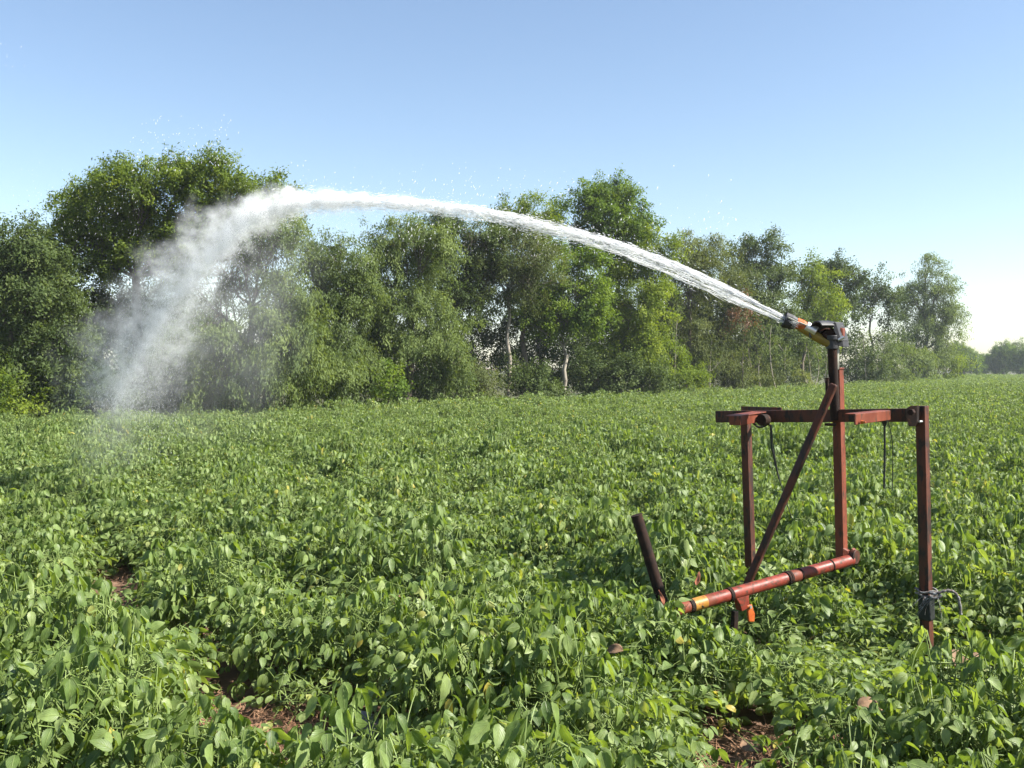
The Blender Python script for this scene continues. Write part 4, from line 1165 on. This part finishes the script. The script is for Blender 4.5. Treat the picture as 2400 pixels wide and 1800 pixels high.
def droplet_mesh(name, C, A, L, W, root_off, mat):
    """elongated drops: octahedra stretched along A"""
    n = len(C); A = unit(A); ref = np.where(np.abs(A[:, 2:3]) < .9, np.array([[0, 0, 1.0]]), np.array([[1.0, 0, 0]]))
    s_ = unit(np.cross(A, ref)); t_ = np.cross(A, s_); L_ = (L * .5)[:, None]; W_ = (W * .5)[:, None]
    V = np.stack([C - A * L_, C + s_ * W_, C + t_ * W_, C - s_ * W_, C - t_ * W_, C + A * L_], 1).reshape(-1, 3) - np.asarray(root_off)
    f_ = np.array([[0, 2, 1], [0, 3, 2], [0, 4, 3], [0, 1, 4], [5, 1, 2], [5, 2, 3], [5, 3, 4], [5, 4, 1]])
    lp = (f_[None] + (np.arange(n) * 6)[:, None, None]).reshape(-1)
    return np_mesh(name, V, lp, np.arange(0, len(lp), 3), mat, smooth=True)


r = np.random.default_rng(77)
TT = jt[-1]
t640 = np.interp(13, np.linspace(0, len(JR) - 1, len(JS)), jt)     # arc length where the jet breaks up
# strands near the nozzle
C, A, L, W = [], [], [], []
NS = 10
ang = r.uniform(0, 6.28, NS); rr0 = np.sqrt(r.uniform(.05, 1, NS)); wt = r.uniform(.4, 1, NS)
ang[:3] = (-1.5, 1.45, 1.9); rr0[:3] = (.95, .9, .55); wt[:3] = 1.0
for k in range(NS):
    n = int(360 * wt[k])
    t = np.sort(t640 * .98 * r.uniform(0, 1, n) ** 1.15)
    c, tan, s_, n_, rad = jet_at(t)
    wob = ang[k] + .35 * np.sin(t * 1.3 + k) + .2 * np.sin(t * 4.1 + 2 * k)
    grow = np.clip(t / t640, 0, 1)
    jit = r.normal(0, .10 + .45 * grow[:, None], (n, 2))
    oo = rr0[k] * (1 + .2 * np.sin(t * 2.2 + k))
    c = c + s_ * ((np.cos(wob) * oo + jit[:, 0]) * rad)[:, None] + n_ * ((np.sin(wob) * oo + jit[:, 1]) * rad)[:, None]
    C.append(c); A.append(tan + r.normal(0, .03 + .12 * grow[:, None], (n, 3)))
    L.append(r.uniform(.08, .34, n) * (1 - .6 * grow) + .02); W.append(r.uniform(.0022, .0058, n) * (1 + .2 * grow) * (.6 + .7 * wt[k]))
# loose drops all along the jet
n = 13000
t = t640 * 1.06 * r.uniform(0.0, 1, n) ** .5
c, tan, s_, n_, rad = jet_at(t)
g_ = np.clip(t / t640, 0, 1)
rr = np.abs(r.normal(0, 1.0, n)); aa = r.uniform(0, 6.28, n)
c = c + s_ * (np.cos(aa) * rr * rad)[:, None] + n_ * (np.sin(aa) * rr * rad)[:, None]
C.append(c); A.append(tan + r.normal(0, .15, (n, 3))); L.append(r.uniform(.012, .06, n) * (1 - .5 * g_)); W.append(r.uniform(.0018, .0048, n))
stream = link_mesh('stream', droplet_mesh('stream', np.concatenate(C), np.concatenate(A), np.concatenate(L), np.concatenate(W), JP[0], M['water']), jet_root)

# fine spray where the jet has broken up
n = 40000
t = t640 * .76 + (TT - t640 * .76) * r.uniform(0, 1, n) ** .62
c, tan, s_, n_, rad = jet_at(t)
rr = np.abs(r.normal(0, .55, n)); aa = r.uniform(0, 6.28, n)
c = c + s_ * (np.cos(aa) * rr * rad)[:, None] + n_ * (np.sin(aa) * rr * rad)[:, None]
c[:, 2] -= np.abs(r.normal(0, .10, n)) * (t / TT)
g_ = (t - t640 * .8) / (TT - t640 * .8)
dirn = tan * .5 + np.array([-.1, 0, -.6]) + r.normal(0, .15, (n, 3))
sp = link_mesh('spray', droplet_mesh('spray', c, dirn, r.uniform(.008, .03, n), r.uniform(.0018, .0046, n) * (1 - .35 * g_), JP[0], M['water']), jet_root)
sp['kind'] = 'stuff'


# soft mist volumes
def mist(name, pts_, mat, den, res, noise_scale, power=1.3):
    """pts_: (px, py, depth, radius px, density factor) along a line"""
    C_ = np.array([P(a_, b_, c_) for a_, b_, c_, _, _ in pts_]); R_ = np.array([e_ / F * c_ for _, _, c_, e_, _ in pts_]); D_ = np.array([q__[4] for q__ in pts_])
    Cs = spline(C_, 10); k_ = np.linspace(0, len(C_) - 1, len(Cs)); Rs = np.interp(k_, np.arange(len(C_)), R_); Ds = np.interp(k_, np.arange(len(C_)), D_)
    me_ = bpy.data.meshes.new(name)
    base_ = JP[0]
    me_.from_pydata([tuple(p_) for p_ in (Cs - base_)], [(i_, i_ + 1) for i_ in range(len(Cs) - 1)], [])
    a_ = me_.attributes.new('rad', 'FLOAT', 'POINT'); a_.data.foreach_set('value', Rs.astype(np.float32))
    a_ = me_.attributes.new('den', 'FLOAT', 'POINT'); a_.data.foreach_set('value', (Ds * den).astype(np.float32))
    o_ = link_mesh(name, me_, jet_root)
    g = bpy.data.node_groups.new(name + '_nodes', 'GeometryNodeTree')
    g.interface.new_socket('Geometry', in_out='INPUT', socket_type='NodeSocketGeometry')
    g.interface.new_socket('Geometry', in_out='OUTPUT', socket_type='NodeSocketGeometry')
    nn = g.nodes.new; lk = g.links.new
    gi_ = nn('NodeGroupInput'); go_ = nn('NodeGroupOutput')
    px_ = nn('GeometryNodeProximity'); px_.target_element = 'EDGES'; lk(gi_.outputs[0], px_.inputs[0])
    sn = nn('GeometryNodeSampleNearest'); sn.domain = 'POINT'; lk(gi_.outputs[0], sn.inputs['Geometry'])

    def samp(nm):
        at_ = nn('GeometryNodeInputNamedAttribute'); at_.data_type = 'FLOAT'; at_.inputs['Name'].default_value = nm
        si = nn('GeometryNodeSampleIndex'); si.data_type = 'FLOAT'; si.domain = 'POINT'
        lk(gi_.outputs[0], si.inputs['Geometry']); lk(at_.outputs['Attribute'], si.inputs['Value']); lk(sn.outputs[0], si.inputs['Index'])
        return si.outputs[0]

    def math_(op, a__, b__=None, c__=None):
        m_ = nn('ShaderNodeMath'); m_.operation = op
        for i__, v__ in enumerate((a__, b__, c__)):
            if v__ is None: continue
            if isinstance(v__, (int, float)): m_.inputs[i__].default_value = v__
            else: lk(v__, m_.inputs[i__])
        return m_.outputs[0]
    rad_ = samp('rad'); den_ = samp('den')
    nz_ = nn('ShaderNodeTexNoise'); nz_.inputs['Scale'].default_value = noise_scale; nz_.inputs['Detail'].default_value = 4; nz_.inputs['Roughness'].default_value = .6
    wob_ = math_('MULTIPLY_ADD', nz_.outputs[0], 3.0, -1.45)
    q__ = math_('DIVIDE', px_.outputs['Distance'], rad_)
    q__ = math_('ADD', q__, wob_)
    fall = math_('SUBTRACT', 1.0, q__); fall = math_('MAXIMUM', fall, 0.0); fall = math_('MINIMUM', fall, 1.0); fall = math_('POWER', fall, power)
    dd_ = math_('MULTIPLY', fall, den_)
    vc = nn('GeometryNodeVolumeCube')
    lo_ = (Cs - Rs[:, None] * 1.5 - base_).min(0); hi_ = (Cs + Rs[:, None] * 1.5 - base_).max(0)
    lo_[2] = max(lo_[2], .05 - base_[2])
    lk(dd_, vc.inputs['Density']); vc.inputs['Min'].default_value = tuple(lo_); vc.inputs['Max'].default_value = tuple(hi_)
    for ax_, i__ in (('X', 0), ('Y', 1), ('Z', 2)):
        vc.inputs['Resolution ' + ax_].default_value = int(max(16, min(260, (hi_[i__] - lo_[i__]) / res)))
    sm_ = nn('GeometryNodeSetMaterial'); sm_.inputs['Material'].default_value = mat
    lk(vc.outputs[0], sm_.inputs[0]); lk(sm_.outputs[0], go_.inputs[0])
    me_.materials.append(mat)
    md_ = o_.modifiers.new('Mist', 'NODES'); md_.node_group = g
    o_['kind'] = 'stuff'
    return o_


mist('mist', [(1500, 599, 7.1, 9, .04), (1350, 552, 7.5, 12, .15), (1200, 515, 8.0, 15, .5), (1000, 484, 8.8, 19, 1.2), (800, 472, 9.6, 25, 1.5), (700, 475, 10.0, 32, 1.4), (630, 488, 10.4, 46, 1.1), (560, 522, 10.7, 68, .66), (495, 572, 10.9, 88, .38), (422, 665, 11.2, 112, .21),
              (350, 770, 11.4, 135, .14), (290, 865, 11.6, 148, .11), (255, 930, 11.7, 120, .07)], M['mist'], 7.5, .035, 3.2)
mist('veil', [(680, 560, 10.6, 130, .6), (610, 660, 10.8, 200, .9), (540, 770, 11.0, 230, .9), (440, 870, 11.2, 220, .7), (320, 960, 11.2, 150, .6), (255, 1045, 11.0, 120, 1.4), (270, 1100, 10.8, 90, 1.2)], M['veil'], .20, .06, 1.7)

# stray drops thrown up round the jet
regs = [(300, 560, 250, 400, 90, 10.5), (20, 330, 360, 560, 110, 11.0), (560, 900, 480, 640, 300, 9.8), (900, 1350, 500, 600, 110, 8.5), (1300, 1850, 500, 720, 80, 7.0), (640, 1350, 370, 470, 90, 9.0), (0, 60, 60, 160, 4, 10.5), (900, 1300, 470, 560, 50, 8.6), (1350, 1750, 380, 560, 26, 7.4), (150, 700, 400, 900, 200, 11.2),
        (200, 420, 930, 1090, 120, 11.2)]
C, A, L, W = [], [], [], []
for x0, x1, y0, y1, n, d in regs:
    n = int(n * 2.2)
    dd_ = r.normal(d, .5, n)
    px_ = r.uniform(x0, x1, n); py_ = y0 + (y1 - y0) * np.sqrt(r.uniform(0, 1, n)) if y0 < 450 else r.uniform(y0, y1, n)
    C.append(np.stack([(px_ - 1200) / F * dd_, dd_, EYE - (py_ - HZ) / F * dd_], -1))
    A.append(np.array([-.2, 0, -1.0]) + r.normal(0, .35, (n, 3))); k_ = .5 if d > 10.9 else (.45 if y0 >= 480 else .8); L.append(k_ * r.uniform(.012, .055, n) * r.uniform(.4, 1, n)); W.append(k_ * r.uniform(.005, .013, n))
dr = link_mesh('stray_drops', droplet_mesh('stray_drops', np.concatenate(C), np.concatenate(A), np.concatenate(L), np.concatenate(W), JP[0], M['water']), jet_root)
dr['kind'] = 'stuff'

# ------------------------------------------------------------------ air
mb = MB(); mb.bar((0, -60, 15), (0, 420, 15), (1, 0, 0), 560, 34)
m, nt = new_mat('thin_air_haze')
out = N(nt, 'ShaderNodeOutputMaterial'); pv = N(nt, 'ShaderNodeVolumePrincipled')
pv.inputs['Color'].default_value = (.80, .88, .98, 1); pv.inputs['Density'].default_value = HAZE; pv.inputs['Anisotropy'].default_value = .1
nt.links.new(pv.outputs[0], out.inputs['Volume'])
hz = mb.build('haze', m); tag(hz, 'thin summer haze in the air over the field', 'haze', kind='stuff')
